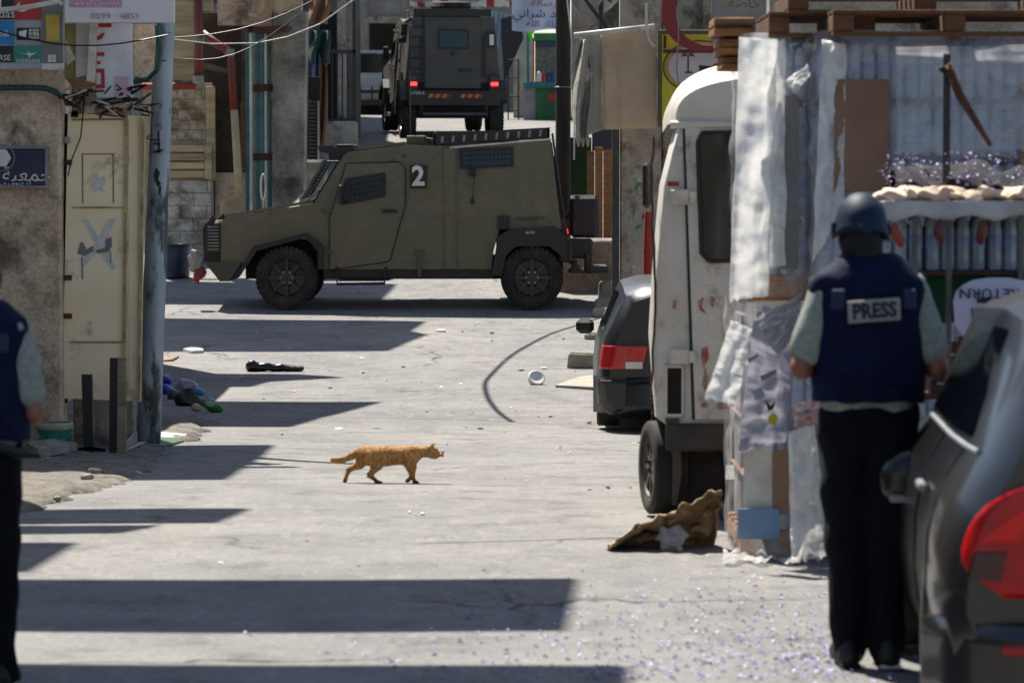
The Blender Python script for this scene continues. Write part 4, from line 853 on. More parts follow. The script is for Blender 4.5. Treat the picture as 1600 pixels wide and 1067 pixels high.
a = VP(1043, 291); b = VP(1061, 284); MB().bbox((a[0], -.006, a[1]), (b[0], -.001, b[1]), .001).build('red_sticker', M_RED, van)
MB().tube([(VP(1021 - 3*math.sin(i*.21) + 3*mnoise.noise((i*.35, 0, 0)), 0)[0], -.02, VP(0, 215 + 11*i)[1]) for i in range(36)], [.006 + .008*abs(mnoise.noise((i*.9, 5, 0))) for i in range(36)], 6).build('ragged_edge_trim', M_RUST, van)
mr = MB(); a = VP(1005, 330); b = VP(1019, 252); mr.bbox((a[0], 1.4, a[1]), (b[0], 1.5, b[1]), .02); mr.build('side_mirror', M_BLACKP, van)
we = wheel(van, (VP(1040, 0)[0] - .005, .27, .265), .265, .19, nseg=32, yaw=math.radians(11), lugs=False, rimm=mat('dirty_steel_rim', '6b6459', .6, '3d372f', 5, .6, metal=.3))
wheel(van, (hw - .12, .95, .34), .34, .2, nseg=32, yaw=math.pi); wheel(van, (-hw + .12, 3.6, .34), .34, .2, nseg=32); wheel(van, (hw - .12, 3.6, .34), .34, .2, nseg=32, yaw=math.pi)
# ---------------------------------------------------------------- near dark car at right edge
ny_ = 11.0; ns_ = F / ny_
M_NC = mat('dark_silver_paint', '0b0c0d', .28, '0f1011', 2, .3, coat=.35)
nc = empty('dark_car', (1.345 + .86, ny_, 0), -.05, 'dark silver-grey hatchback with large red tail light beside the press photographer', 'car')
nsec = [S(0, (.62, .22), (.74, .34), (.80, .52), (.79, .66), (.73, .82), (.66, .95), (.48, 1.30), (.36, 1.37), (0, 1.40)),
        S(.07, (.70, .18), (.82, .32), (.86, .52), (.85, .68), (.79, .84), (.70, .98), (.52, 1.34), (.38, 1.42), (0, 1.45)),
        S(.35, (.74, .18), (.85, .32), (.89, .52), (.88, .70), (.83, .86), (.74, 1.0), (.56, 1.38), (.40, 1.46), (0, 1.49)),
        S(1.0, (.76, .18), (.85, .32), (.875, .52), (.87, .70), (.84, .86), (.77, .98), (.60, 1.42), (.42, 1.49), (0, 1.51)),
        S(2.2, (.76, .18), (.85, .32), (.875, .52), (.87, .70), (.84, .86), (.78, .95), (.60, 1.38), (.42, 1.45), (0, 1.47)),
        S(3.0, (.76, .18), (.85, .32), (.875, .52), (.86, .68), (.82, .8), (.75, .9), (.65, 1.0), (.45, 1.02), (0, 1.04)),
        S(3.9, (.66, .22), (.76, .3), (.78, .5), (.76, .6), (.7, .7), (.62, .76), (.5, .8), (.35, .82), (0, .84))]
hatch(nsec, M_NC, nc)
tlo = lamp('tail_light', mat('red_lens_near', 'b00608', .22, '800406', 6, .4, spec=.35), nc, nsec, .565, .985, .16, .36, lambda v: .38 + 1.3*(v-.45)**2); tl = MB(); tl.grid(lambda u, v: (-.85 + .10*v*v*v + .05*(1-v)**4 + .38*u*(1 - .25*v), -.035 + .22*(1-u)**2.2 - .03*math.sin(math.pi*u)*math.sin(math.pi*v), .55 + .39*v + .02*(1-v)*(1-u)), 10, 14); del tl
o = lamp('smoky_band', mat('smoky_lens', '3a0c08', .2), tlo, [(y - .008, [(w_ + .012, z) for w_, z in p]) for y, p in nsec], .62, .71, .12, .34, lambda v: .48, th=.012)
o = lamp('upper_lens', mat('bright_lens', 'd01a14', .15, spec=.3), tlo, [(y - .008, [(w_ + .012, z) for w_, z in p]) for y, p in nsec], .74, .88, .12, .30, lambda v: .48 + .25*v, th=.012)
q = MB(); q.grid(lambda u, v: (-.90 + 1.8*u, -.10 + .34*abs(2*u-1)**6, .22 + .26*v), 24, 4); q.build('bumper', M_NC, nc, solid=.05, smooth=True)
MB().bbox((-.70, -.15, .40), (.7, -.10, .43), .01).build('red_reflector_strip', M_RED, nc)
q = MB(); q.grid(lambda u, v: (-(hwf(nsec, .55 + .2*v + (1.6 - .5*v)*u, 1.02 + .34*v) + .008), .55 + .2*v + (1.6 - .5*v)*u, 1.02 + .34*v), 12, 6); q.build('side_window', M_GLASS, nc, smooth=True)
for yy in (.62, 1.35): MB().tube([(-(hwf(nsec, yy, .3 + .1*i) + .003), yy, .3 + .1*i) for i in range(8)], .005, 4).build('panel_gap', M_BLACKP, nc)
MB().tube([(-(hwf(nsec, .3 + .25*i, .99) + .006), .3 + .25*i, .99) for i in range(9)], .010, 6).build('window_trim', M_ALU, nc)
MB().bbox((-.885, 1.02, .80), (-.855, 1.2, .83), .008).build('door_handle', M_ALU, nc)
q = MB(); q.prism([(-.60, 1.0), (-.46, 1.31), (.46, 1.31), (.60, 1.0)], -.03, .0, 'y'); o = q.build('rear_window', M_GLASS, nc); o.location = (0, .02, 0); o.rotation_euler = (-.08, 0, 0)
q = sdf([('e', (-.85, 2.2, .77), (.075, .05, .075)), ('c', (-.90, 2.2, .71), (-.82, 2.2, .71), .045, .045), ('c', (-.89, 2.2, .76), (-.82, 2.2, .80), .05, .045)], .007, .05); mo = q.build('mirror', mat('gloss_black_housing', '0a0b0c', .3), nc, smooth=True); MB().bbox((-.92, 2.142, .66), (-.80, 2.16, .69), .008).build('mirror_base', M_ALU, mo); MB().tube([(-.76, 2.22, .80), (-.82, 2.2, .76)], .02, 6).build('mirror_arm', M_BLACKP, mo)
for x in (-.78, .78):
    for y in (.7, 3.1): wheel(nc, (x, y, .31), .31, .2, nseg=30, lugs=False, yaw=0 if x < 0 else math.pi)
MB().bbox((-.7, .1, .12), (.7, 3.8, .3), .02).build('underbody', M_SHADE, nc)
# ---------------------------------------------------------------- armoured jeeps: local x = forward axis reversed (front at -x), y = away from viewer, near side at y=0
M_OLIVE = mat('olive_drab_paint', '635f49', .5, '55513d', 2.0, .5, bump=.06, grime=.38, gcol='7a705c', gscale=1.9, gsharp=(.5, .64))
M_OLIVE2 = mat('dark_olive_paint', '544e3d', .6, '474234', 3, .5)
M_BLK = mat('matt_black_fitting', '121213', .55, '1e1c1a', 5, .5, grime=.25, gcol='3c352c')
M_MESH = mat('grey_wire_guard', '55565a', .5, '3a3b3e', 4, .5, metal=.4)
M_AGL = mat('armoured_glass', '0a1516', .10, '0e1c1c', 3, .4)
JS = 114.0
def J(px, py): return ((px - 600) / JS, (486 - py) / JS)
WD = 1.80
def make_jeep(name, label, paint=None):
    M_OLIVE = paint or MATS['olive_drab_paint']
    e = empty(name, (0,0,0), 0, label, 'armoured jeep', 'armoured jeeps blocking the street')
    def taper(z): return 0 if z < 1.30 else (z - 1.30) * .10
    def shell(pts, nm, m, out=0.0, depth=None, parent=e, y0=None):
        """full-width shell of a side outline with leaning upper sides"""
        P = [J(*p) for p in pts]; mb = MB(); n = len(P)
        near = [(x, taper(z) - out, z) for x, z in P]; far = [(x, WD - taper(z) + out, z) for x, z in P]
        mb.add(near + far, [tuple(range(n)), tuple(range(2*n-1, n-1, -1))] + [(i, (i+1) % n, (i+1) % n + n, i+n) for i in range(n)])
        return mb.build(nm, m, parent)
    def side(pts, nm, m, th=.02, proud=.012, parent=e, both=True):
        """plate lying on the side of the vehicle, both sides"""
        P = [J(*p) for p in pts]; n = len(P); first = None
        for sd in ((0, 1) if both else (0,)):
            mb = MB()
            f = (lambda z, o: taper(z) - o) if sd == 0 else (lambda z, o: WD - taper(z) + o)
            mb.add([(x, f(z, proud), z) for x, z in P] + [(x, f(z, proud - th), z) for x, z in P], [tuple(range(n)), tuple(range(2*n-1, n-1, -1))] + [(i, (i+1) % n, (i+1) % n + n, i+n) for i in range(n)]); o = mb.build(nm, m, parent); first = first or o
        return first
    # hull
    shell([(345, 414), (345, 352), (352, 344), (490, 322), (512, 322), (512, 424), (500, 424), (500, 400), (478, 374), (402, 392), (388, 414)], 'bonnet', M_OLIVE)
    shell([(512, 424), (512, 322), (490, 322), (537, 246), (545, 241), (640, 229), (703, 234), (712, 234), (860, 221), (877, 362), (780, 362), (770, 400), (768, 424)], 'body_hull', M_OLIVE)
    shell([(505, 424), (770, 424), (770, 438), (505, 438)], 'sill', M_BLK, -.04)
    # bonnet lid and top hatch
    P = [J(350, 343), J(488, 320)]; mb = MB(); mb.prism([(P[0][0], P[0][1] - .005), (P[1][0], P[1][1] - .005), (P[1][0], P[1][1] + .035), (P[0][0], P[0][1] + .03)], .12, WD - .12, 'y'); mb.build('bonnet_lid', M_OLIVE, e)
    mb = MB(); a, b = J(545, 240), J(632, 229); mb.prism([(a[0], a[1]), (b[0], b[1]), (b[0], b[1] + .035), (a[0], a[1] + .035)], .25, WD - .25, 'y'); mb.build('roof_plate', M_OLIVE, e)
    # front: grille guard, headlights, bumper
    gx, gz0 = J(322, 396); _, gz1 = J(0, 355)
    mb = MB(); mb.bbox((gx - .0, .25, gz0 - .12), (gx + .18, WD - .25, gz1 + .05), .03); mb.build('grille_box', M_BLK, e)
    gg = MB()
    for k in range(8): z = gz0 + (gz1 - gz0) * k / 7; gg.bbox((gx - .02, .20, z - .009), (gx + .19, WD - .2, z + .009), .004)
    for x in (gx - .03, gx + .19): gg.tube([(x, .19, gz0 - .15), (x, .19, gz1 + .03)], .014, 6); 
    gg.build('grille_bars', M_MESH, e)
    for y in (.10, WD - .10): gd = MB(); gd.prism([J(318, 414), J(316, 360), J(333, 339), J(337, 345), J(331, 365), J(350, 365), J(353, 414)], y - .02, y + .02, 'y'); gd.build('bull_bar', M_BLK, e)
    for sy in (-.012, WD + .012):
        sg = MB(); sg.prism([J(321, 398), J(323, 355), J(345, 353), J(345, 398)], sy - .01, sy + .01, 'y'); gs_ = sg.build('grille_side', M_BLK, e)
        for k in range(8): z = J(0, 393 - 5*k)[1]; MB().bbox((J(325, 0)[0], sy - .024 if sy < 0 else sy + .012, z - .008), (J(342, 0)[0], sy - .012 if sy < 0 else sy + .024, z + .008), .003).build('grille_slat', mat('pale_grille_slat', '8a8a84', .5, '6a6a66', 6, .5), gs_)
    for y in (.3, WD - .3): MB().lathe([(.0, -.03), (.08, -.02), (.09, .03)], (J(345, 0)[0] - .02, y, J(0, 380)[1]), 'x', 14).build('headlight', M_LET, e)
    mb = MB(); mb.prism([J(320, 413), J(378, 413), J(358, 443), J(344, 443)], -.06, WD + .06, 'y'); mb.build('front_bumper', mat('grey_bumper', '2e302e', .5, '3d3c36', 5, .5), e)
    # windscreen with raised wire guard
    mb = MB(); a, b = J(491, 322), J(537, 247); mb.prism([a, b, (b[0] - .03, b[1] + .01), (a[0] - .03, a[1] + .01)], .12, WD - .12, 'y'); mb.build('windscreen', M_AGL, e)
    ws = MB(); a, b = Vector(J(471, 314)), Vector(J(506, 255))
    for k in range(13):
        t = k / 12; p = a.lerp(b, t); ws.box((p.x - .006, .08, p.y - .006), (p.x + .006, WD - .08, p.y + .006))
    for k in range(9): y = .08 + (WD - .16) * k / 8; ws.tube([(a.x, y, a.y), (b.x, y, b.y)], .02 if k in (0, 4, 8) else .007, 5)
    ws.prism([(a.x - .02, a.y), (b.x - .02, b.y + .01), (b.x + .04, b.y + .01), (a.x + .03, a.y - .01)], .075, .10, 'y'); ws.prism([(a.x - .02, a.y), (b.x - .02, b.y + .01), (b.x + .04, b.y + .01), (a.x + .03, a.y - .01)], WD - .10, WD - .075, 'y')
    ws.build('windscreen_guard', M_MESH, e)
    mb = MB(); mb.tube([(J(478, 318)[0], .09, J(0, 318)[1]), (J(500, 300)[0], .09, J(0, 300)[1])], .012, 6); mb.tube([(J(508, 256)[0], .09, J(0, 256)[1]), (J(530, 256)[0], .12, J(0, 256)[1])], .012, 6); mb.build('guard_hinges', M_WHITE if False else M_MESH, e)
    # roof lamps over the windscreen
    mb = MB(); x0, z0 = J(525, 258); x1, z1 = J(552, 229)
    for y in (.18, WD - .43):
        mb = MB()
        mb.bbox((x0, y, z1 - .03), (x1, y + .25, z1), .01); mb.bbox((x0, y, z0 + .02), (x1, y + .02, z1 - .03), .004); mb.bbox((x0, y + .23, z0 + .02), (x1, y + .25, z1 - .03), .004); mb.bbox((x1 - .03, y + .02, z0 + .03), (x1, y + .23, z1 - .03), .004)
        mb.prism([J(495, 232), J(520, 231), J(525, 236), J(524, 258), J(514, 258), J(512, 244), J(498, 240)], y + .05, y + .2, 'y'); mb.build('roof_lamp', M_BLK, e)
    mb = MB(); x0, z0 = J(634, 236); x1, z1 = J(676, 215); mb.bbox((x0, .35, z0 + .05), (x1 - .1, .8, z1), .015); mb.tube([(x1 - .12, .4, z1 - .05), (x1 - .02, .4, z1 - .06), (x1 + .05, .38, z0 + .03), (x1 + .12, .36, z0)], .025, 8); mb.tube([(x0 + .05, .5, z1), (x0 + .05, .5, z1 + .9)], .008, 5); mb.build('roof_box', M_OLIVE2, e)
    # roof rack
    rk = MB(); x0, zb = J(678, 233); x1, zt = J(859, 203); z1b = J(0, 221)[1]
    for y in (.16, WD - .19):
        rk.prism([(x0, zb + .02), (x1, z1b + .02), (x1, zt + .0), (x0, zt - .08)], y, y + .03, 'y')
    rk.prism([(x0 - .02, zb + .02), (x0 + .02, zb + .02), (x0 + .02, zt - .08), (x0 - .02, zt - .04)], .16, WD - .16, 'y'); rk.box((x1 - .03, .16, z1b + .02), (x1, WD - .16, zt))
    for k in range(5): y = .3 + .3*k; rk.box((x0, y, zb + .05), (x1, y + .03, zb + .07))
    rack = rk.build('roof_rack', M_BLK, e)
    sl_ = MB()
    for k in range(10):
        t = (k + .7) / 10.6; x = x0 + (x1-x0)*t; z = zb + .045 + (z1b - zb)*t
        sl_.prism([(x - .015, z), (x + .02, z), (x + .03, z + .09), (x - .005, z + .09)], .154, .159, 'y')
    sl_.build('rack_slots', mat('pale_slot', '8f8f88', .5, '6c6b66', 8, .5), rack)
    rs_ = MB(); rs_.prism([(J(703, 0)[0], J(0, 236)[1]), (J(861, 0)[0], J(0, 222.5)[1]), (J(861, 0)[0], J(0, 220)[1]), (J(703, 0)[0], J(0, 233)[1])], .08, .14, 'y'); rs_.build('drip_rail', M_WHITE, e)
    # door, windows, fittings on the sides
    dp_ = [(515, 425), (515, 345), (541, 259), (625, 257), (633, 268), (633, 324), (610, 408), (606, 412)]
    dr = side(dp_, 'door', M_OLIVE, .03, .014)
    mb = MB(); q = [J(*p) for p in dp_]; mb.tube([(x, taper(z) - .012, z) for x, z in q], .010, 5, closed=True); mb.build('door_gap', M_BLK, dr)
    side([(539, 283), (601, 273), (603, 276), (603, 308), (600, 312), (534, 324), (532, 320)], 'door_window_frame', M_BLK, .03, .024, dr)
    side([(542, 286), (598, 277), (599, 306), (537, 319)], 'door_window', M_AGL, .012, .030, dr)
    wg = MB()
    for k in range(10):
        x = 543 + 6*k; z0 = 319 - (x - 537)*.21; z1 = 286 - (x - 542)*.16; a, b = J(x, z0), J(x, z1); wg.tube([(a[0], taper(a[1]) - .034, a[1]), (b[0], taper(b[1]) - .034, b[1])], .005, 4)
    for k in range(3):
        a, b = J(540, 294 + 8*k), J(598, 284 + 8*k); wg.tube([(a[0], taper(a[1]) - .034, a[1]), (b[0], taper(b[1]) - .034, b[1])], .004, 4)
    wg.build('window_bars', M_BLK, dr)
    side([(598, 331), (621, 331), (621, 336), (598, 336)], 'door_handle', M_BLK, .02, .05, dr)
    for y in (333, 397): side([(503, y - 4), (520, y - 3), (520, y + 3), (503, y + 4)], 'door_hinge', M_OLIVE2, .02, .035, dr)
    mb = MB(); x, z = J(533, 310); mb.bbox((x - .03, -.16, z - .10), (x + .03, -.05, z + .16), .02); mb.bbox((x + .0, -.06, z - .08), (x + .12, -.02, z - .05), .008); mb.build('side_mirror', M_BLK, e)
    side([(692, 236), (711, 236), (713, 422), (696, 422)], 'seam_strap', M_OLIVE, .03, .03)
    side([(717, 236), (802, 233), (802, 264), (718, 268)], 'rear_window_frame', M_BLK, .02, .03); rw_ = side([(722, 241), (798, 238), (798, 260), (722, 263)], 'rear_side_window', M_AGL, .012, .036)
    wg = MB()
    for k in range(13): a, b = J(724 + 6*k, 263 - .2*k), J(724 + 6*k, 240 - .2*k); wg.tube([(a[0], taper(a[1]) - .040, a[1]), (b[0], taper(b[1]) - .040, b[1])], .005, 4)
    for y in (247, 255): a, b = J(722, y), J(798, y - 3); wg.tube([(a[0], taper(a[1]) - .040, a[1]), (b[0], taper(b[1]) - .040, b[1])], .005, 4)
    wg.build('window_bars', M_BLK, rw_)
    mb = MB(); x, z = J(738, 273); mb.bbox((x - .05, -.03, z - .05), (x + .05, .06, z + .05), .01); mb.tube([(x + .02, .02, z - .05), (x + .02, .0, z - .2), (x, -.01, z - .35)], .006, 5); mb.lathe([(.0, -.05), (.028, -.03), (.02, .03), (0, .05)], (x, -.01, z - .39), 'z', 8); mb.build('hanging_pull', M_BLK, e)
    side([(778, 341), (796, 341), (797, 362), (777, 362)], 'vent_flap', M_BLK, .03, .035)
    side([(648, 394), (662, 394), (662, 403), (648, 403)], 'bracket', M_OLIVE2, .02, .03); side([(652, 403), (658, 403), (658, 436), (653, 436)], 'bracket', M_OLIVE2, .02, .03)
    for x, y in ((614, 255), (632, 248)): 
        q = J(x, y); MB().lathe([(.0, -.02), (.03, -.01), (.03, .02)], (q[0], taper(q[1]) - .0, q[1]), 'y', 8).build('bolt_head', M_MESH, e)
    bl = MB()
    for x in (694, 710): 
        for k in range(10): q = J(x + (2.2*k/9), 242 + 19*k); bl.lathe([(.011, -.012), (.011, .01)], (q[0], taper(q[1]) - .03, q[1]), 'y', 6)
    for k in range(9): q = J(642 + 24*k, 414); bl.lathe([(.013, -.012), (.013, .01)], (q[0], taper(q[1]) - .004, q[1]), 'y', 6)
    for k in range(7): q = J(548 + 12*k, 250 - 1.2*k); bl.lathe([(.011, -.012), (.011, .01)], (q[0], taper(q[1]) - .004, q[1]), 'y', 6)
    o = bl.build('bolt_heads', M_OLIVE2, e); o['kind'] = 'stuff'
    # wheel arches
    def arch(outer, inner, nm):
        P = outer + inner[::-1]
        for y0, y1 in ((-.13, .2), (WD - .2, WD + .13)):
            mb = MB()
            for i in range(len(outer)-1): mb.prism([J(*outer[i]), J(*outer[i+1]), J(*inner[i+1]), J(*inner[i])], y0, y1, 'y')
            mb.build(nm, M_BLK, e)
    arch([(380, 417), (397, 388), (479, 367), (505, 386), (506, 424)], [(388, 417), (402, 395), (477, 375), (497, 391), (497, 424)], 'wheel_arch')
    arch([(768, 434), (778, 372), (800, 360), (866, 357), (884, 372), (886, 400)], [(783, 434), (791, 402), (806, 388), (858, 388), (878, 404), (880, 408)], 'wheel_arch')
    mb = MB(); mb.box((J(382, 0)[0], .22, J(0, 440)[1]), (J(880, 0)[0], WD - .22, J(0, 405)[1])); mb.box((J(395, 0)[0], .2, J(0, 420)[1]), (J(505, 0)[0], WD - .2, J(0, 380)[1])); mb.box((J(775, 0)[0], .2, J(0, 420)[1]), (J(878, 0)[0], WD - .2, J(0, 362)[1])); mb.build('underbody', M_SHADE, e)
    mb = MB()
    for y in (-.06, WD + .06):
        a, b, c, d = J(526, 426), J(527, 447), J(601, 446), J(603, 426)
        mb.tube([(a[0], y + (.06 if y < 0 else -.06), a[1] + .05), (b[0], y, b[1]), (c[0], y, c[1]), (d[0], y + (.06 if y < 0 else -.06), d[1] + .05)], .022, 8); mb.tube([(J(530, 441)[0], y, J(0, 441)[1]), (J(600, 441)[0], y, J(0, 441)[1])], .015, 6)
    mb.build('side_step', M_BLK, e)
    for x in (448, 831):
        for y in (.06, WD - .06):
            wh = wheel(e, (J(x, 0)[0], y, .43), .43, .27, nseg=36, yaw=math.pi/2 if y < .5 else -math.pi/2)
    # rear: door, lamps, bumper, plate, step
    xr, _ = J(868, 0)
    def rz(y, z): return J(860, 0)[0] + (J(0, 221)[1] - z) / (J(0, 221)[1] - J(0, 362)[1]) * (J(877, 0)[0] - J(860, 0)[0])
    def rear(y0, y1, z0, z1, nm, m, th=.03, proud=.01, parent=e):
        mb = MB(); mb.add([(rz(0, z0) + proud, y0, z0), (rz(0, z0) + proud, y1, z0), (rz(0, z1) + proud, y1, z1), (rz(0, z1) + proud, y0, z1), (rz(0, z0) + proud - th, y0, z0), (rz(0, z0) + proud - th, y1, z0), (rz(0, z1) + proud - th, y1, z1), (rz(0, z1) + proud - th, y0, z1)], [(0,1,2,3), (7,6,5,4), (0,4,5,1), (1,5,6,2), (2,6,7,3), (3,7,4,0)])
        return mb.build(nm, m, parent)
    rd = rear(.36, 1.42, .98, 2.28, 'rear_door', M_OLIVE, .03, .02)
    rear(.60, 1.20, 1.72, 2.10, 'rear_window_frame', M_BLK, .02, .035, rd); rear(.64, 1.16, 1.76, 2.06, 'rear_window', M_AGL, .01, .04, rd)
    rear(1.0, 1.24, 1.30, 1.35, 'rear_handle', M_BLK, .03, .06, rd); rear(.86, .92, 1.60, 1.68, 'lock', M_BLK, .02, .04, rd)
    for y in (.30, 1.50): rear(y - .02, y + .02, 1.2, 1.95, 'hinge_bar', M_BLK, .03, .05, rd)
    for y0 in (.02, 1.58):
        rear(y0, y0 + .20, .95, 1.24, 'lamp_cluster', M_BLK, .08, .07)
    for y0, nm in ((.04, 0), (1.60, 0)): rear(y0 + .02, y0 + .15, 1.03, 1.09, 'brake_light', emis('lit_brake_lamp', 'ff2020', 4.0), .02, .085); rear(y0 + .02, y0 + .15, 1.10, 1.2, 'red_lens', mat('dark_red_lens', '3d0808', .2), .02, .08)
    rear(1.52, 1.70, 1.75, 2.05, 'reflector_plate', M_BLK, .03, .03); rear(1.60, 1.68, 1.80, 2.0, 'white_plate', M_LET, .01, .035)
    mb = MB(); x = J(878, 0)[0]; mb.bbox((x - .05, .02, .64), (x + .14, WD - .02, .94), .02); mb.build('rear_bumper', M_BLK, e)
    M_OR = mat('hazard_orange', 'c4761c', .5); M_RD = mat('hazard_red', '8f1512', .5)
    for y0 in (.40, 1.02):
        for k in range(6): MB().prism([(y0 + k*.068, .80), (y0 + .068 + k*.068, .80), (y0 + .098 + k*.068, .87), (y0 + .03 + k*.068, .87)], x + .141, x + .146, 'x').build('hazard_stripe', M_OR if k % 2 == 0 else M_RD, e)
    mb = MB(); mb.tube([(x + .1, .28, .66), (x + .28, .28, .50), (x + .28, 1.52, .50), (x + .1, 1.52, .66)], .028, 8); mb.bbox((x + .1, .3, .48), (x + .34, 1.5, .51), .006); mb.build('rear_step', M_MESH, e)
    # number plate on the left rear
    pl = MB(); pl.bbox((x + .02, .03, .82), (x + .15, .36, .95), .004); pl.build('plate_holder', M_BLK, e)
    # rear left quarter ladder
    mb = MB()
    for y in (.06, .34): mb.tube([(rz(0, 2.35) + .03, y, 2.40), (rz(0, 1.5) + .05, y, 1.5), (rz(0, 1.0) + .07, y, 1.0)], .014, 6)
    for k in range(6): z = 1.15 + .2*k; mb.tube([(rz(0, z) + .05, .06, z), (rz(0, z) + .05, .34, z)], .01, 6)
    mb.build('ladder', M_BLK, e)
    return e
jeep = make_jeep('armoured_jeep', 'olive armoured jeep numbered 2 standing sideways across the street')
# extra fittings of the near jeep
x0, z0 = J(891, 376); x1, z1 = J(936, 309)
MB().bbox((x0, .35, z0), (x1, 1.0, z1), .05).build('spare_box', mat('black_canvas', '17181b', .7, '23252a', 5, .5, bump=.3), jeep)
mb = MB(); mb.bbox((J(880,0)[0], .3, J(0, 408)[1]), (J(927,0)[0], 1.3, J(0, 378)[1]), .02); mb.tube([(J(880, 0)[0], .6, J(0, 350)[1]), (J(894, 0)[0], .6, J(0, 335)[1])], .02, 6); mb.build('carrier', M_BLK, jeep)
mb = MB(); mb.bbox((J(915,0)[0], .2, J(0, 432)[1]), (J(926,0)[0], 1.5, J(0, 400)[1]), .01); mb.bbox((J(920,0)[0], .15, J(0, 430)[1]), (J(951,0)[0], 1.6, J(0, 421)[1]), .008); mb.build('tow_step', M_BLK, jeep)
mb = MB(); mb.tube([(J(884, 404)[0], .2, J(0,404)[1]), (J(900, 412)[0], .2, J(0,412)[1]), (J(892, 430)[0], .2, J(0,430)[1])], .03, 6); mb.build('exhaust', M_RUST, jeep)
a, b = J(641, 298), J(667, 262); MB().bbox((a[0], .022, a[1]), (b[0], .06, b[1]), .003).build('number_panel', M_BLACKP, jeep)
text('2', .37, M_LET, jeep, ((a[0]+b[0])/2 - .004, .018, (a[1]+b[1])/2), (math.pi/2, 0, 0), 'number_two', .95, offs=.012)
text('SI-LADOT', .075, M_BLACKP, jeep, (J(829, 0)[0], -.004, J(0, 345)[1]), name='stencil', sx=1.2); text('45 PSI', .05, M_LET, jeep, (J(828, 0)[0], -.135, J(0, 367)[1]), name='stencil')
mb = MB(); a = J(400, 334); mb.tube([(a[0], 1.5, a[1]), (a[0], 1.5, a[1] + .15)], .012, 6); mb.tube([(a[0] + .035*math.cos(t), 1.5, a[1] + .33 + .18*math.sin(t)) for t in [i*.35 for i in range(18)]], .014, 6, closed=True); mb.build('wing_mirror', M_WHITE, jeep)
jeep.location = (wx(600, 49.1), 49.1, gzs(49.4) - .0)
# rags tied to the front bumper
for (px, py, c, lab, r) in ((307, 407, '9b938a', 'dirty white rag bundle tied on the jeep bull bar', .085), (311, 427, '7d3a3a', 'faded red rag bundle hanging on the jeep bumper', .08)):
    p = W(px, py, 49.15); pr_ = [('e', p, (r, r, r*1.2))] + [('e', p + Vector((random.uniform(-.08,.08), random.uniform(-.05,.05), random.uniform(-.1,.1))), (.05, .05, .06)) for k in range(6)]
    mb = sdf(pr_, .014, .03); mb.v = [tuple(Vector(v) + crumple(v, .03, 14)) for v in mb.v]; tag(wb(mb, 'rag', mat('rag_'+c, c, .95, None, 12, .6)), lab, 'rag')
# rear jeep climbing the hill
j2 = make_jeep('armoured_jeep', 'olive armoured jeep with lit brake lights driving up the hill', mat('shaded_olive_paint', '45423a', .6, '3a3731', 2.0, .5, bump=.06, grime=.3, gcol='5a5446'))  # darker olive, the shade on this jeep put into its paint
tx = MB(); J2S = F / 76.7
pl = text('617355-X', .085, M_LET, j2, (J(878, 0)[0] + .153, .195, .885), (math.pi/2, 0, math.pi/2), 'number_plate_text', .82)
sp = MB(); sp.lathe([(.30, 0), (.36, .02), (.40, .10), (.36, .18), (.30, .20), (.2, .1)], (J(770, 0)[0], .95, 2.42), 'z', 28); sp.build('roof_tyre', mat('tyre_rubber', '191816'), j2)
# local +x (tail) must point to -Y world (towards the camera), near side y=0 -> left side
yaw = -math.pi/2 + .13
# rear centre in local coords
rc_ = Vector((J(878, 0)[0], WD/2, 0)); rm_ = Matrix.Rotation(yaw, 3, 'Z')
target = Vector((wx(708, 68.6), 68.6, gzs(70) - .08))
slope = math.atan((gz(73.5) - gz(69.5)) / 4)
j2.rotation_euler = (0, 0, yaw); 
j2.rotation_euler = (Matrix.Rotation(yaw, 3, 'Z') @ Matrix.Rotation(slope, 3, 'Y')).to_euler()
mm = j2.rotation_euler.to_matrix(); j2.location = target - mm @ rc_ ; j2.location.z = gzs(71) - .0 + (mm @ Vector((0,0,0))).z - (mm @ Vector((J(640,0)[0], 0, 0))).z
# ---------------------------------------------------------------- press photographer seen from behind and colleague at the left edge
M_SKIN = mat('skin', '8a5a44', .55, '7a4c39', 6, .4)
M_TEE = mat('grey_green_tshirt', '8f968b', .9, '7d847a', 4, .5, bump=.2, bscale=18)
M_VEST = mat('navy_vest_fabric', '060e26', .75, '0a163a', 3, .5, bump=.25, bscale=40, spec=.15)
M_TROU = mat('black_trousers', '0a0b0f', .9, '111319', 4, .5, bump=.4, bscale=14, spec=.15)
M_HELM = mat('navy_helmet', '081b30', .6, '0b233c', 5, .4, spec=.25)
M_SHOE = mat('black_shoe', '0c0c0d', .6)
def hand(w_, d, side_, up):
    """palm plus five separate fingers, curled around a held object; w_ wrist, d forward direction"""
    d = Vector(d).normalized(); up = Vector(up).normalized(); lt = d.cross(up).normalized() * side_
    P = [('c', w_, w_ + d*.085, .026, .034, .02), ('c', w_ + d*.02 + lt*.012, w_ + d*.085 + lt*.022, .022, .024, .02), ('c', w_ + d*.02 - lt*.014, w_ + d*.08 - lt*.024, .022, .022, .02)]
    for k, (o, l) in enumerate(((-.030, .062), (-.010, .074), (.010, .070), (.029, .055))):
        a = w_ + d*.088 + lt*o; b = a + d*l*.55 - up*.01; c = b + (d*.35 - up*.95).normalized()*l*.55; e_ = c + (-d*.7 - up*.5).normalized()*l*.35
        P += [('c', a, b, .0105, .0095, .006), ('c', b, c, .0095, .0085, .006), ('c', c, e_, .0085, .0075, .006)]
    t0 = w_ + d*.03 - lt*.03; t1 = t0 - lt*.025 + d*.035 - up*.01; t2 = t1 + d*.032 + lt*.004 - up*.012
    P += [('c', t0, t1, .016, .012, .01), ('c', t1, t2, .012, .009, .008)]
    return P
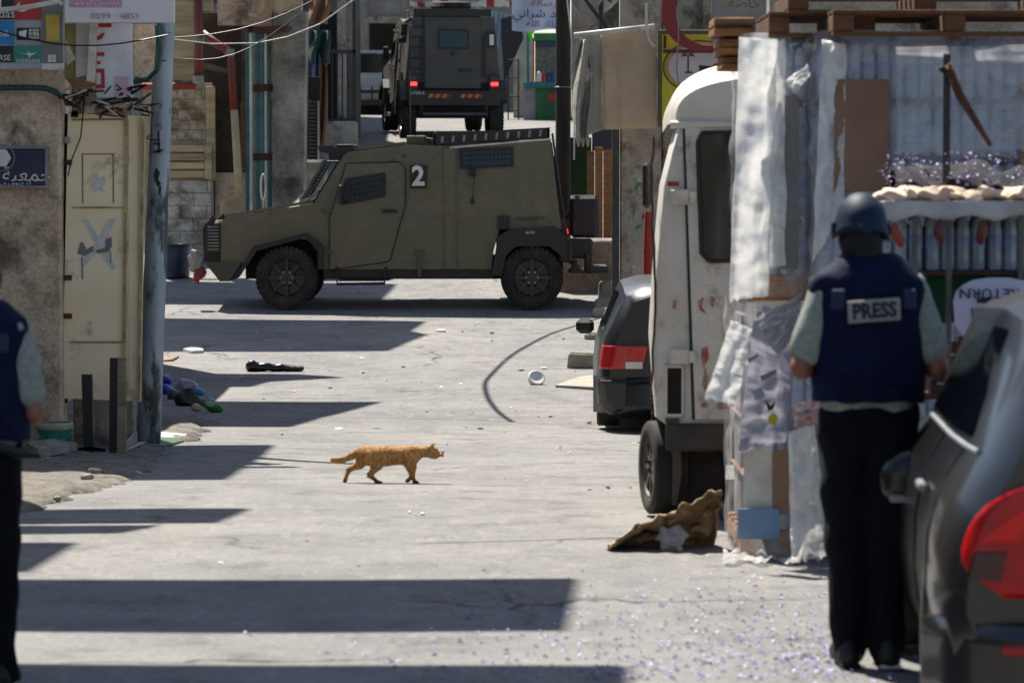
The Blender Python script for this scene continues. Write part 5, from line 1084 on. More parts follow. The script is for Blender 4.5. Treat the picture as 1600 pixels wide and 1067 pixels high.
def person(label, loc, rz, sc, camera_item=True, stance=.10, lean=.0, arm_out=.30, elbow_drop=0):
    e = empty('person', loc, rz, label, 'person'); e.scale = (sc*.86, sc*.95, sc)
    V_ = Vector; f = 1  # facing +y
    hip = V_((0, 0, .93)); ches = V_((0, lean*.5, 1.30)); neck = V_((0, lean + .02, 1.49)); head = V_((-.03, lean + .06, 1.63))
    feet = {-1: V_((-stance, .02, .0)), 1: V_((stance, -.03, .0))}
    sh = {s: V_((s*.19, lean*.9, 1.43)) for s in (-1, 1)}; el = {s: V_((s*arm_out, -.02 + lean, 1.14 - elbow_drop)) for s in (-1, 1)}; wr_ = {s: V_((s*.20, .22 + lean, 1.12)) for s in (-1, 1)}
    body = [('e', V_((0, .0, .98)), (.165, .115, .16)), ('e', V_((0, lean*.4, 1.18)), (.155, .105, .2)), ('e', V_((0, lean*.7, 1.34)), (.185, .115, .16)), ('c', neck - V_((0, 0, .06)), neck + V_((0, .02, .06)), .062, .056, .04),
            ('e', head, (.076, .098, .118)), ('e', head + V_((0, .045, -.055)), (.055, .055, .06)), ('e', head + V_((0, .105, -.012)), (.014, .018, .022)), ('e', head + V_((0, .095, -.052)), (.024, .012, .010)),
            ('e', head + V_((-.078, .005, -.005)), (.010, .022, .032)), ('e', head + V_((.078, .005, -.005)), (.010, .022, .032)), ('e', head + V_((-.03, .088, .012)), (.014, .010, .009)), ('e', head + V_((.03, .088, .012)), (.014, .010, .009))]
    for s in (-1, 1):
        kn = feet[s].lerp(V_((s*.09, 0, .93)), .52) + V_((0, .03, 0)); kn.z = .49
        body += [('c', V_((s*.088, 0, .90)), kn, .088, .058), ('c', kn, feet[s] + V_((0, 0, .08)), .056, .038), ('c', feet[s] + V_((0, 0, .05)), feet[s] + V_((s*.02, .16, .03)), .036, .030)]
        body += [('c', sh[s], el[s], .052, .042), ('c', el[s], wr_[s], .042, .028)] + hand(wr_[s], V_((-s*.35, .9, .1)), s, V_((0, 0, 1)))
    skin = sdf(body, .0115, .035); skin.build('body', M_SKIN, e, smooth=True)
    # trousers
    tr = [('e', V_((0, .0, .95)), (.215, .142, .15))]
    for s in (-1, 1):
        kn = feet[s].lerp(V_((s*.09, 0, .93)), .52) + V_((0, .03, 0)); kn.z = .49
        tr += [('c', V_((s*.10, 0, .90)), kn, .122, .088), ('c', kn, feet[s] + V_((0, 0, .07)), .086, .076)]
    mb = sdf(tr, .014, .05); mb.v = [tuple(Vector((v[0], v[1], min(v[2], .985))) + crumple(v, .024, 8, 2)) for v in mb.v]; mb.build('trousers', M_TROU, e, smooth=True)
    # t-shirt
    ts = [('c', V_((-.07, lean*.1, 1.02)), V_((.07, lean*.1, 1.02)), .132, .132, .05), ('c', V_((-.075, lean*.1, 1.08)), V_((.075, lean*.1, 1.08)), .122, .122, .05), ('e', V_((0, lean*.4, 1.18)), (.172, .125, .2)), ('e', V_((0, lean*.7, 1.34)), (.195, .125, .15)), ('c', neck - V_((0, 0, .08)), neck - V_((0, 0, .04)), .08, .075, .04)]
    for s in (-1, 1): ts += [('c', sh[s], sh[s].lerp(el[s], .74), .078, .074, .05)]
    mb = sdf(ts, .014, .05); mb.v = [tuple(Vector((v[0], v[1], max(v[2], .945))) + crumple(v, .010, 8, 5)) for v in mb.v]; mb.build('tshirt', M_TEE, e, smooth=True)
    # armoured vest: padded shell with flat back plate, collar, straps
    vt = [('c', V_((-.12, lean*.3, 1.03)), V_((-.125, lean*.8, 1.38)), .135, .12, .09), ('c', V_((.12, lean*.3, 1.03)), V_((.125, lean*.8, 1.38)), .135, .12, .09), ('c', V_((0, lean*.3, 1.03)), V_((0, lean*.8, 1.40)), .155, .15, .09), ('c', V_((-.05, lean, 1.46)), V_((.05, lean, 1.46)), .095, .095, .06), ('c', V_((-.19, lean*.9, 1.44)), V_((-.10, lean*.9, 1.47)), .075, .085, .05), ('c', V_((.19, lean*.9, 1.44)), V_((.10, lean*.9, 1.47)), .075, .085, .05)]
    mb = sdf(vt, .013, .06)
    mb.v = [(x, max(y, -.165 + lean*.5 + .02*abs(x)) if z < 1.42 else y, max(z, 1.012)) for x, y, z in mb.v]; mb.v = [tuple(Vector(v) + crumple(v, .014, 10, 8)) for v in mb.v]
    ve = mb.build('vest', M_VEST, e, smooth=True)
    q = MB(); q.lathe([(.088, -.02), (.095, .0), (.092, .05), (.080, .055), (.078, .0)], (0, lean + .01, 1.50), 'z', 24, cap=False); q.build('collar', M_VEST, ve, smooth=True)
    for s in (-1, 1): q = MB(); q.bbox((s*.155 - .03, -.155 + lean, 1.36), (s*.155 + .03, -.135 + lean, 1.44), .008); q.build('strap', mat('strap_webbing', '0f2048', .7), ve)
    MB().bbox((-.19, -.176, 1.09), (.19, -.152, 1.10), .004).build('webbing_row', M_VEST, ve)
    # helmet with rim and rear band over black balaclava hair
    hb = sdf([('e', head + V_((0, -.005, .02)), (.096, .118, .118)), ('c', neck + V_((0, -.01, -.01)), head + V_((0, -.02, -.02)), .078, .085, .04)], .012, .03); hb.build('hair', mat('black_hair', '08080a', .8), e, smooth=True)
    hm = MB(); 
    def hp(u, v):
        a = 2*math.pi*u; el_ = math.pi/2 * (1 - v*1.12); r = math.cos(max(el_, -.3)); z = math.sin(el_) * .135
        fl = 1.0 + (.10*max(0, (v-.86)/.14))
        return (math.cos(a)*.125*r*fl, -.005 + math.sin(a)*.148*r*fl, .035 + z - (.03*max(0, math.cos(a*2))*v*v if v > .6 else 0))
    hm.grid(hp, 32, 12); ho = hm.build('helmet', M_HELM, e, smooth=True, solid=.008); ho.scale = (.93, .9, .93); ho.location = head + V_((0, 0, .008)); ho.rotation_euler = (-.05, .04, 0)
    q = MB(); q.tube([(math.cos(a)*.132, -.005 + math.sin(a)*.155, .012 - .03*max(0, math.cos(2*a))) for a in [i*math.pi/16 for i in range(32)]], .007, 6, closed=True); rm = q.build('helmet_rim', M_BLACKP, ho)
    
    for q_ in (((-.03, -.168, .0), (.03, -.150, .04)), ((-.142, -.04, .0), (-.122, .02, .05)), ((.122, -.04, .0), (.142, .02, .05))): MB().bbox(*q_, .006).build('helmet_clip', M_HELM, ho)
    for s in (-1, 1):
        q = sdf([('c', feet[s] + V_((0, -.06, .045)), feet[s] + V_((s*.02, .17, .035)), .046, .040, .03), ('c', feet[s] + V_((0, -.04, .05)), feet[s] + V_((0, -.01, .12)), .05, .05, .03)], .012, .02); q.v = [(x, y, max(z, .004)) for x, y, z in q.v]; so = q.build('shoe', M_SHOE, e, smooth=True)
        b_ = MB(); b_.bbox((feet[s].x - .045, feet[s].y - .10, .002), (feet[s].x + .05, feet[s].y + .2, .018), .008); b_.build('sole', M_LET if s == 1 else M_SHOE, so)
    return e
ph = G(1364, 1040); p1 = person('person in navy vest marked PRESS and helmet, back turned beside the pallets', (wx(1358, ph.y), ph.y, gzs(ph.y)), .04, 1.0, stance=.085, arm_out=.30)
pt = MB(); pt.bbox((-.118, -.187, 1.238), (.112, -.172, 1.322), .004); po = pt.build('press_patch', mat('grey_patch', '9a988c', .7), None); po.parent = p1; po.rotation_euler = (0, -.06, 0); po.location = (.075, 0, .082)
tx_ = text('PRESS', .077, mat('navy_print', '15183a', .7), None, (-.003, -.1885, 1.278), (math.pi/2, 0, 0), 'press_lettering', 1.0, offs=.003); tx_.parent = po
# camera in the photographer's hands
def camera_item(owner, label):
    m_ = owner.matrix_basis; c = empty('photo_camera', m_ @ Vector((0, .36, 1.11)), owner.rotation_euler.z, label, 'camera')
    MB().bbox((-.07, -.03, -.02), (.07, .04, .08), .012).build('camera_body', M_BLACKP, c); MB().lathe([(.035, .04), (.04, .06), (.04, .16), (.045, .18)], (0, 0, .03), 'y', 16).build('lens', M_BLACKP, c); MB().bbox((-.025, -.02, .08), (.025, .03, .105), .006).build('viewfinder', M_BLACKP, c)
camera_item(p1, 'black camera held in front of the PRESS vest')
ph2 = G(-25, 1075); p2 = person('person in navy vest and grey shirt at the left, back turned', (wx(-40, ph2.y), ph2.y, gzs(ph2.y)), -.08, .90, stance=.12, lean=.04, arm_out=.275, elbow_drop=.02)
cs = MB(); m2 = p2.matrix_basis; a = m2 @ Vector((.12, -.18, 1.0)); b = W(62, 712, ph2.y - .1); tag(wb(MB().tube([a, a.lerp(b, .5) + Vector((0, 0, -.01)), b], [.02, .022, .012], 8), 'camera_lens_hood', M_BLACKP), 'black strap tool slung at the hip of the person at left', 'strap')
# ---------------------------------------------------------------- the cat
def cat_mat():
    m = mat('ginger_fur', 'bd9560', .9, 'a87a45', 12, .5, bump=.5, bscale=90); n = m.node_tree.nodes; L = m.node_tree.links; b = n['Principled BSDF']
    src = b.inputs['Base Color'].links[0].from_socket
    tc = n['Texture Coordinate']; wv = n.new('ShaderNodeTexWave'); wv.inputs['Scale'].default_value = 7; wv.inputs['Distortion'].default_value = 14; wv.inputs['Detail'].default_value = 4; wv.inputs['Detail Scale'].default_value = 2.2; L.new(tc.outputs['Object'], wv.inputs['Vector'])
    r = n.new('ShaderNodeMapRange'); r.inputs[1].default_value = .55; r.inputs[2].default_value = .85; r.inputs[4].default_value = .55; L.new(wv.outputs[0], r.inputs[0])
    mx = n.new('ShaderNodeMix'); mx.data_type = 'RGBA'; mx.inputs[7].default_value = (*srgb('96591f'), 1); L.new(r.outputs[0], mx.inputs[0]); L.new(src, mx.inputs[6])
    sx = n.new('ShaderNodeSeparateXYZ'); L.new(tc.outputs['Object'], sx.inputs[0]); r2 = n.new('ShaderNodeMapRange'); r2.inputs[1].default_value = .05; r2.inputs[2].default_value = .015; r2.inputs[4].default_value = .85; L.new(sx.outputs[2], r2.inputs[0])  # lower legs darkened by height, shade put into the fur colour
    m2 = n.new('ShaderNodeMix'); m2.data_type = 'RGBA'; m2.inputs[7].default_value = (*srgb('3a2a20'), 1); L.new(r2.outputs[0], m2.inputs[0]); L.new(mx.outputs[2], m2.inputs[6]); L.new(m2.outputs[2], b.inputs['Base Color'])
    return m
cy = G(600, 756); CSC = F / cy.y
cat = empty('cat', cy, 0, 'ginger tabby cat walking across the road with prey in its mouth', 'cat')
def C(px, py, y=0): return Vector(((px - 600)/CSC, y, (756 - py)/CSC))
cp_ = [('c', C(573, 711), C(600, 712), .056, .060, .03), ('c', C(600, 712), C(640, 711), .060, .058, .03), ('e', C(570, 712), (.055, .05, .056)), ('e', C(642, 713), (.05, .048, .058)),
       ('c', C(643, 708), C(666, 705), .044, .031, .03), ('e', C(674, 705), (.036, .036, .037)), ('e', C(683, 708.5), (.024, .022, .019)), ('e', C(680, 711.5), (.02, .02, .014)),
       ('c', C(673, 699, -.018), C(677.5, 692, -.024), .015, .003, .006), ('c', C(675, 699, .018), C(680, 692.5, .024), .015, .003, .006),
       # tail
       ('c', C(562, 704), C(548, 713), .022, .019, .02), ('c', C(548, 713), C(535, 718.5), .019, .018, .02), ('c', C(535, 718.5), C(519.5, 718), .018, .015, .02),
       # near hind leg (forward): knee, hock, paw
       ('c', C(578, 712, -.03), C(590, 726, -.035), .046, .030, .02), ('c', C(590, 727, -.035), C(578, 741, -.035), .026, .016, .02), ('c', C(578, 741, -.035), C(590, 752, -.035), .014, .012, .01), ('c', C(589, 752.5, -.035), C(596, 753.5, -.035), .013, .011, .01),
       # far hind leg (stretched back)
       ('c', C(570, 712, .03), C(562, 726, .03), .042, .028, .02), ('c', C(562, 726, .03), C(545, 734, .03), .024, .016, .02), ('c', C(545, 734, .03), C(539, 750, .03), .014, .011, .01), ('c', C(539, 751, .03), C(538, 753, .03), .013, .012, .01),
       # near foreleg (stretched), far foreleg (lifted wrist)
       ('c', C(636, 716, -.03), C(640, 728, -.03), .036, .022, .02), ('c', C(640, 728, -.03), C(645, 745, -.03), .020, .014, .01), ('c', C(645, 745, -.03), C(649, 752, -.03), .013, .012, .01), ('c', C(648, 753, -.03), C(653, 753.5, -.03), .013, .011, .01),
       ('c', C(640, 716, .03), C(646, 730, .03), .034, .021, .02), ('c', C(646, 730, .03), C(645, 743, .03), .019, .014, .01), ('c', C(645, 743, .03), C(637, 751, .03), .013, .011, .01), ('c', C(638, 751, .03), C(635, 752, .03), .012, .010, .01)]
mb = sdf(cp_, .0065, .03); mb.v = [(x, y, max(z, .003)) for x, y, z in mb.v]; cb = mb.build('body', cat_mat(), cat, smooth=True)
for s in (-1, 1): q = MB(); q.lathe([(0, -.004), (.006, 0), (0, .004)], C(683, 702, s*.026), 'y', 10); q.build('eye', mat('amber_eye', '6b5a10', .1), cat)
q = MB(); q.lathe([(0, -.004), (.006, 0), (0, .003)], C(690, 705, 0), 'x', 8); q.build('nose', mat('pink_nose', '9b5a55', .5), cat)
pr_ = sdf([('e', cy + C(689, 710), (.018, .022, .012)), ('e', cy + C(692, 706), (.012, .014, .012)), ('e', cy + C(691, 712, .01), (.014, .014, .008))], .005, .008); tag(wb(pr_, 'meat_scrap', mat('raw_pink_meat', 'b03a4a', .35, 'c98a90', 40, .8), smooth=True), 'small raw pink scrap held in the mouth of the cat', 'meat')

fr = random.Random(4); me_ = cb.data; fu = MB()
for k in range(9000):
    p_ = me_.polygons[fr.randrange(len(me_.polygons))]; c_ = p_.center; nrm = p_.normal
    if c_.z < .03: continue
    d_ = (nrm*.45 + Vector((-.8, 0, -.25)) + Vector((fr.uniform(-.3, .3), fr.uniform(-.3, .3), fr.uniform(-.3, .3)))).normalized()*fr.uniform(.006, .013); t_ = d_.cross(nrm).normalized()*.0012
    b_ = c_ + Vector((fr.uniform(-.003, .003), fr.uniform(-.003, .003), fr.uniform(-.003, .003))); fu.add([b_ - t_, b_ + t_, b_ + d_], [(0, 1, 2)])
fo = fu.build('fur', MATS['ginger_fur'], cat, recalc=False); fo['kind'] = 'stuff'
# ---------------------------------------------------------------- pallets of bottled water in plastic film
YPZ = 17.4; PS = F / YPZ
M_BOT = mat('clear_blue_bottle', 'aab6c2', .15, '8d9cab', 6, .5); M_CAP = mat('blue_bottle_cap', '1c3fa0', .4); M_LBL = mat('blue_bottle_label', '6d83b5', .5, 'a9b5cf', 30, .8)
M_FILM = film('stretch_film', 'e6e8ec', .15, .12, 5, .42); M_FILM2 = film('milky_film', 'f0f0ee', .5, .12, 9, .5)
M_CARD = mat('brown_cardboard', '8c6e56', .85, '7a5e48', 3, .5, bump=.1); M_CARD2 = mat('grey_cardboard', '84807a', .85, '6f6b66', 3, .5)
M_PAL = mat('pallet_wood', 'a8703a', .8, '7a4c24', 4, .6, stretch=(.6, 4, 4), bump=.3, grime=.3, gcol='3a2614'); M_PAL2 = mat('old_pallet_wood', '6d4728', .85, '4a2f1a', 4, .6, stretch=(.6, 4, 4), bump=.3)
packm = None
def pack_mesh():
    mb = MB(); r = .033
    for i in range(4):
        for j in range(3):
            c = (.035 + i*.068, .035 + j*.068, 0)
            mb.lathe([(r*.9, 0), (r, .02), (r, .07), (r*.93, .085), (r, .10), (r, .18), (r*.8, .215), (r*.4, .245)], c, 'z', 8, 0, False); mb.lathe([(r*1.01, .105), (r*1.01, .165)], c, 'z', 8, 2, False); mb.lathe([(r*.42, .243), (r*.42, .268)], c, 'z', 8, 1)
    return mb
pk_proto = None
def water_pack(parent, loc):
    global pk_proto
    if pk_proto is None: pk_proto = pack_mesh().build('bottle_pack', None, parent, mats=[M_BOT, M_CAP, M_LBL], smooth='angle'); o = pk_proto
    else: o = bpy.data.objects.new('bottle_pack', pk_proto.data); COL.objects.link(o); o.parent = parent
    o.location = loc; return o
def pallet(parent, x0, x1, y0, y1, z, m, nb=5):
    for k in range(nb): t = k/(nb-1); yy = y0 + (y1-y0-.1)*t; o = MB().bbox((x0, yy, z + .10), (x1, yy + .1, z + .122), .004).build('deck_board', m, parent)
    for k in range(3): xx = x0 + (x1-x0-.1)*k/2; MB().bbox((xx, y0 + .002, z + .022), (xx + .1, y1 - .002, z + .098), .004).build('stringer', m, parent)
    for k in range(3): yy = y0 + (y1-y0-.1)*k/2; MB().bbox((x0, yy, z), (x1, yy + .1, z + .02), .004).build('base_board', m, parent)
def load(name, label, px0, px1, pyb, pyt, Y, depth, layers=4, wrap=True, cards=()):
    x0, x1 = wx(px0, Y), wx(px1, Y); zb = W(0, pyb, Y).z; zt = W(0, pyt, Y).z
    e = empty(name, ((x0+x1)/2, Y, zb), 0, label, 'pallet load', 'wrapped pallets of bottled water'); w2 = (x1-x0)/2
    pallet(e, -w2, w2, 0, depth, 0, M_PAL)
    n = max(1, int((x1-x0)/.274)); gx_ = (x1-x0 - .274*n)/2; z = .128; lay = (zt - zb - .13)/layers
    for l in range(layers):
        for i in range(n):
            for j in range(max(1, min(2, int(depth/.21)))): water_pack(e, (-w2 + gx_ + i*.274, .01 + j*.215, z + l*lay))
        if l: MB().box((-w2 + .01, .012, z + l*lay - .008), (w2 - .01, depth - .02, z + l*lay - .003)).build('tier_sheet', M_CARD, e)
    MB().box((-w2 + .03, .46, .13), (w2 - .03, depth - .03, zt - zb - .05)).build('inner_stack', M_CARD2, e)
    for ci, (a, b, c, d, m) in enumerate(cards):
        p, q = W(a, d, Y), W(b, c, Y); MB().bbox((p.x - e.location.x, -.10 - .013*ci, p.z - zb), (q.x - e.location.x, -.09 - .013*ci, q.z - zb), .003).build('card_sheet', m, e)
    if wrap:
        def fp(u, v):
            # goes round front, left and right sides
            s = u * (depth*2 + w2*2); z_ = .02 + (zt - zb + .01) * v
            if s < depth: x, y = -w2 - .02, depth - s
            elif s < depth + 2*w2: x, y = -w2 + (s - depth), -.065
            else: x, y = w2 + .02, s - depth - 2*w2
            n_ = mnoise.noise((s*2.5, z_*9, Y)) * .022 + mnoise.noise((s*9, z_*2, Y+3)) * .015; return (x + (n_ if abs(x) > w2 else 0), y + (n_ if y < 0 else 0), z_)
        MB().grid(fp, 70, 60).build('stretch_film', M_FILM, e, smooth=True)
    return e
load('wrapped_water_pallet', 'lower pallet of boxed bottles with cardboard and torn film beside the van wheel', 1158, 1316, 868, 482, YPZ, 1.0, 4, True, ((1160, 1205, 690, 838, M_WHITE), (1205, 1240, 700, 800, M_CARD), (1240, 1300, 640, 800, M_CARD2), (1150, 1215, 790, 838, mat('blue_card', '6f8ba8', .7))))
load('wrapped_water_pallet', 'upper film wrapped pallet of bottles stacked on the torn lower pallet', 1168, 1268, 470, 62, YPZ, 1.0, 4, True, ((1216, 1246, 150, 420, M_CARD2),))
load('wrapped_water_pallet', 'wide film wrapped stack of blue labelled bottles behind the PRESS helmet', 1275, 1640, 470, 58, 17.2, 1.1, 4, True, ((1300, 1386, 125, 300, M_CARD), (1588, 1640, 130, 330, M_CARD)))
load('wrapped_water_pallet', 'lower bottle stack standing behind the street table', 1330, 1660, 868, 475, 17.5, 1.0, 4, True)
# hanging milky film sheets
def sheet(name, p00, p10, p11, p01, Y, amp, m, label, cat='plastic sheet', seed=0, fold=9, nu=34, nv=60):
    def f(u, v):
        a = Vector(p00).lerp(Vector(p10), u); b = Vector(p01).lerp(Vector(p11), u); q = a.lerp(b, v); jag = (mnoise.noise((u*12, seed, 0)) * 7 if v > .97 else 0)
        return W(q.x + mnoise.noise((u*2, v*5, seed)) * 4, q.y + jag, Y + amp*(math.sin(u*fold*.6 + v*3 + seed)*.25 + mnoise.noise((u*3, v*6, seed)) * .8 + mnoise.noise((u*3, v*26, seed + 3)) * .22))
    return tag(wb(MB().grid(f, nu, nv), name, m, smooth=True, solid=.002), label, cat)
sheet('film_sheet', (1155, 58), (1215, 62), (1200, 462), (1140, 470), 17.22, .05, M_FILM2, 'long milky film strip hanging over the corner of the upper pallet', seed=1)
sheet('film_sheet', (1192, 78), (1226, 60), (1228, 415), (1196, 420), 17.27, .03, M_FILM2, 'second milky film strip hanging over the grey card', seed=2)
sheet('film_sheet', (1284, 62), (1322, 70), (1318, 330), (1270, 410), 17.1, .05, M_FILM2, 'folded film edge at the corner of the wide bottle stack', seed=3)
M_HAZE = film('hazy_film', 'dfe2e6', .08, .1, 4, .38)
sheet('film_sheet', (1400, 74), (1640, 70), (1640, 236), (1402, 240), 16.98, .04, M_HAZE, 'wide clear film over the bottles behind the rusty lever', seed=14)
sheet('film_sheet', (1226, 128), (1262, 100), (1268, 118), (1240, 146), 17.1, .03, M_FILM2, 'small bunched film tuft between the two upper stacks', seed=4, nu=10, nv=10)
sheet('white_cloth_strip', (1142, 500), (1176, 515), (1150, 634), (1102, 622), 17.05, .04, film('white_foam_sheet', 'f0f0ee', .96, .5, 6, .04), 'white foam strip hanging in front of the van door', 'cloth', 5)
M_PRT = film('printed_film', 'b9b8c2', .75, .25, 8, .25)
ps_ = sheet('printed_bag', (1178, 500), (1240, 540), (1228, 690), (1152, 708), 17.12, .05, M_PRT, 'crumpled silver printed plastic sheet with yellow mark', 'plastic sheet', 6)
for pts, c in ((((1200, 652), (1208, 644), (1216, 650), (1212, 664), (1202, 662)), 'c7b82c'), (((1196, 624), (1204, 634), (1212, 626), (1208, 640), (1200, 642)), '22201c'), (((1168, 560), (1186, 552), (1184, 558), (1170, 568)), '8b8a95'), (((1188, 588), (1214, 576), (1212, 584), (1190, 596)), '75747f'), (((1176, 610), (1190, 604), (1196, 620), (1180, 626)), '9a98a5')):
    adopt(poly(pts, 17.05, .003).build('printed_mark', mat('mark_'+c, c, .6)), ps_)
sheet('red_white_bag', (1242, 632), (1282, 620), (1284, 660), (1240, 672), 16.9, .05, mat('red_print_plastic', 'a8202a', .35, 'd0cdc8', 20, .9), 'small red and white plastic bag beside the photographer', 'bag', 7, nu=12, nv=12)
sheet('film_sheet', (1232, 675), (1272, 660), (1300, 866), (1236, 880), 16.9, .08, M_FILM2, 'torn film curtain trailing to the ground by the photographer', seed=8)
sheet('film_sheet', (1180, 500), (1256, 455), (1240, 520), (1216, 560), 17.0, .06, film('shiny_film', 'b5b4b8', .6, .12, 9, .35), 'shiny bunched film between the upper and lower pallets', seed=9)
tag(wb(MB().grid(lambda u, v: G(1130 + 150*u, 868 + 18*v + 3*math.sin(u*20)) + Vector((0, 0, .02 + .05*abs(mnoise.noise((u*9, v*5, 2))))), 30, 8), 'film_heap', M_FILM2, smooth=True), 'trail of crumpled film lying at the pallet foot', 'plastic sheet')
# brown tarpaulin leaning at the van wheel and clear bag
tag(wb(MB().grid(lambda u, v: W(950 + 178*u*(.35 + .65*(1-v)) + 178*.65*u*v*.9, 858 - (92*(u**.75))*(1-v) , 18.0 - .3*(1-v) + .16*mnoise.noise((u*4, v*4, 1)) + .07*mnoise.noise((u*11, v*9, 4))) + Vector((.03*mnoise.noise((u*6, v*6, 8)), 0, (.05*mnoise.noise((u*5, v*3, 12)) + .03*mnoise.noise((u*13, v*7, 2)))*(1-v))), 40, 26), 'brown_tarpaulin', mat('brown_tarp', 'a08764', .7, '6d563a', 3, .7, bump=.5, bscale=10, grime=.4, gcol='3a2a1b'), smooth=True, solid=.01), 'crumpled brown tarpaulin slumped against the van wheel', 'tarpaulin')
p = G(1050, 862); mb = sdf([('e', p + Vector((0, 0, .06)), (.075, .07, .065))], .012, .02); mb.v = [tuple(Vector(v) + crumple(v, .035, 22)) for v in mb.v]; tag(wb(mb, 'clear_plastic_bag', film('crinkled_clear', 'd8dade', .35, .08, 20, .5)), 'crumpled clear plastic bag on the ground before the tarpaulin', 'bag')
p = G(1075, 852); tag(wb(R(985, 846, 1035, 858, 17.9, .2), 'cardboard_piece', M_CARD), 'flat brown cardboard piece under the tarpaulin edge', 'cardboard')
rb_ = G(1262, 866); mb = sdf([('e', rb_ + Vector((0, -.1, .09)), (.09, .07, .1)), ('e', rb_ + Vector((-.1, -.12, .04)), (.09, .06, .05))], .014, .04); mb.v = [tuple(Vector(v) + crumple(v, .05, 12)) for v in mb.v]; tag(wb(mb, 'paper_bag', mat('tan_paper', 'a98a66', .85, 'c9b594', 6, .6)), 'crumpled tan paper bag at the photographer foot', 'bag')
# wooden pallets stacked on top
k = 0
for (px0, px1, pyb, Y, m, lab) in ((1200, 1500, 58, 17.3, M_PAL2, 'empty wooden pallet lying on the wide bottle stack'), (1230, 1660, 22, 17.25, M_PAL2, 'topmost empty wooden pallet overhanging the bottle stacks'), (1300, 1680, 56, 16.9, M_PAL2, 'empty wooden pallet at the front edge of the wide stack')):
    x0, x1 = wx(px0, Y), wx(px1, Y); e = empty('wooden_pallet', ((x0+x1)/2, Y, W(0, pyb, Y).z), 0, lab, 'pallet', 'empty pallets on the bottle stacks'); pallet(e, -(x1-x0)/2, (x1-x0)/2, 0, .9, 0, m)
for (px0, px1, py0, py1, Y, lab) in ((1116, 1180, 26, 56, 17.6, 'upper orange stencilled pallet block end by the van roof'), (1124, 1178, 60, 86, 17.65, 'middle orange pallet block end by the van roof'), (1128, 1170, 88, 108, 17.7, 'lowest orange pallet block end by the van roof')):
    e = empty('wooden_crate', W((px0+px1)/2, py1, Y), 0, lab, 'crate'); a, b = W(px0, py1, Y), W(px1, py0, Y); n = 2
    for i in range(n): wb(MB().bbox((a.x, Y, a.z + (b.z-a.z)*i/n), (b.x, Y + .5, a.z + (b.z-a.z)*(i+.9)/n), .006), 'board', M_WOODH, e)
    if py0 == 26: wtext('MOP', 1130, 42, Y - .01, 9, M_BLACKP, e); wtext('TRAN', 1158, 40, Y - .01, 6, M_BLACKP, e)
# ---------------------------------------------------------------- street table with loaves, stand, return sign
YTB = 15.6; tb_ = empty('street_table', (wx(1500, YTB), YTB, 0), 0, 'metal street table with white cloth edge behind the press photographer', 'table')
zt_ = W(0, 318, YTB).z
wb(MB().bbox((wx(1376, YTB), YTB, zt_ - .02), (wx(1700, YTB), YTB + .9, zt_ + .01), .006), 'table_top', M_DARK, tb_)
wb(MB().grid(lambda u, v: Vector((wx(1374, YTB) + .92*u, YTB - .02 - .02*math.sin(u*18), zt_ + .012 - (.075 + .012*math.sin(u*26))*v)), 40, 4), 'cloth_edge', mat('grey_white_plastic', 'b5b5b2', .5, '96958f', 6, .6), tb_, solid=.006, smooth=True)
for x in (1430, 1484, 1596): wb(MB().bbox((wx(x, YTB) - .012, YTB + .02, -.0), (wx(x, YTB) + .012, YTB + .045, zt_ - .02), .003), 'leg', mat('grey_steel_leg', '5b5a58', .5, '44423f', 6, .5), tb_)
for y, nm in ((425, 'shelf'), (620, 'shelf')): z = W(0, y, YTB).z; wb(MB().bbox((wx(1420, YTB), YTB + .05, z - .015), (wx(1700, YTB), YTB + .8, z), .004), nm, M_RUST, tb_)
for k in range(16):
    x = wx(1400 + (k % 8)*30 + random.uniform(-16, 16), YTB); yy = YTB + .08 + .25*(k//8) + random.uniform(-.04, .04); p = Vector((x, yy, zt_ + .03 + random.uniform(-.006, .012))); mb = sdf([('e', p, (.07, .10, .028)), ('e', p + Vector((.05, .02, -.006)), (.05, .07, .02))], .012, .02); mb.v = [tuple(Vector(v) + crumple(v, .03, 16, k)) for v in mb.v]
    tag(wb(mb, 'flat_loaf', mat('pale_bread', 'd6c0aa', .85, 'bd9f86', 8, .6), smooth=True), 'pale round loaf in the %s row on the street table top' % ('front' if k < 8 else 'back'), 'bread', 'loaves on the street table')
mb = MB(); mb.grid(lambda u, v: Vector((wx(1412, YTB) + 1.1*u, YTB + .25 + .55*v, zt_ + .05 + .13*math.sin(math.pi*min(1, v*1.05))**.8*(.75 + .5*mnoise.noise((u*5, 2, 0))) + .07*mnoise.noise((u*9, v*6, 0)))), 30, 12); tag(wb(mb, 'black_cover_sheet', mat('black_sheet', '100f14', .92, '1a1724', 6, .6), smooth=True, solid=.01), 'black cover sheet bunched on the table behind the loaves', 'sheet')
# jacaranda petals on the table and ground
M_PET = mat('violet_petal', '8d82ba', .6, 'a79bcf', 20, .6)
pm = MB(); rnd = random.Random(11)
def petal(mb, p, s):
    a = rnd.uniform(0, 6.28); c, d = math.cos(a)*s, math.sin(a)*s; h = rnd.uniform(.2, .8)*s
    mb.add([p + Vector((-c, -d, .003)), p + Vector((d*.5, -c*.5, .004 + h)), p + Vector((c, d, .005)), p + Vector((-d*.5, c*.5, .004 + h*.6))], [(0,1,2,3)])
n = 0
while n < 1050:
    px = 1330 - abs(rnd.gauss(0, 330)); py = rnd.uniform(930, 1067) if rnd.random() < .85 else rnd.uniform(880, 930)
    if px < 20: continue
    if rnd.random() > (py - 870)/190: continue
    g_ = G(px, py) if False else None
    Y = CAMZ * F / (py - 272); petal(pm, Vector((wx(px, Y), Y, gzx(wx(px, Y), Y))), rnd.uniform(.007, .017)); n += 1
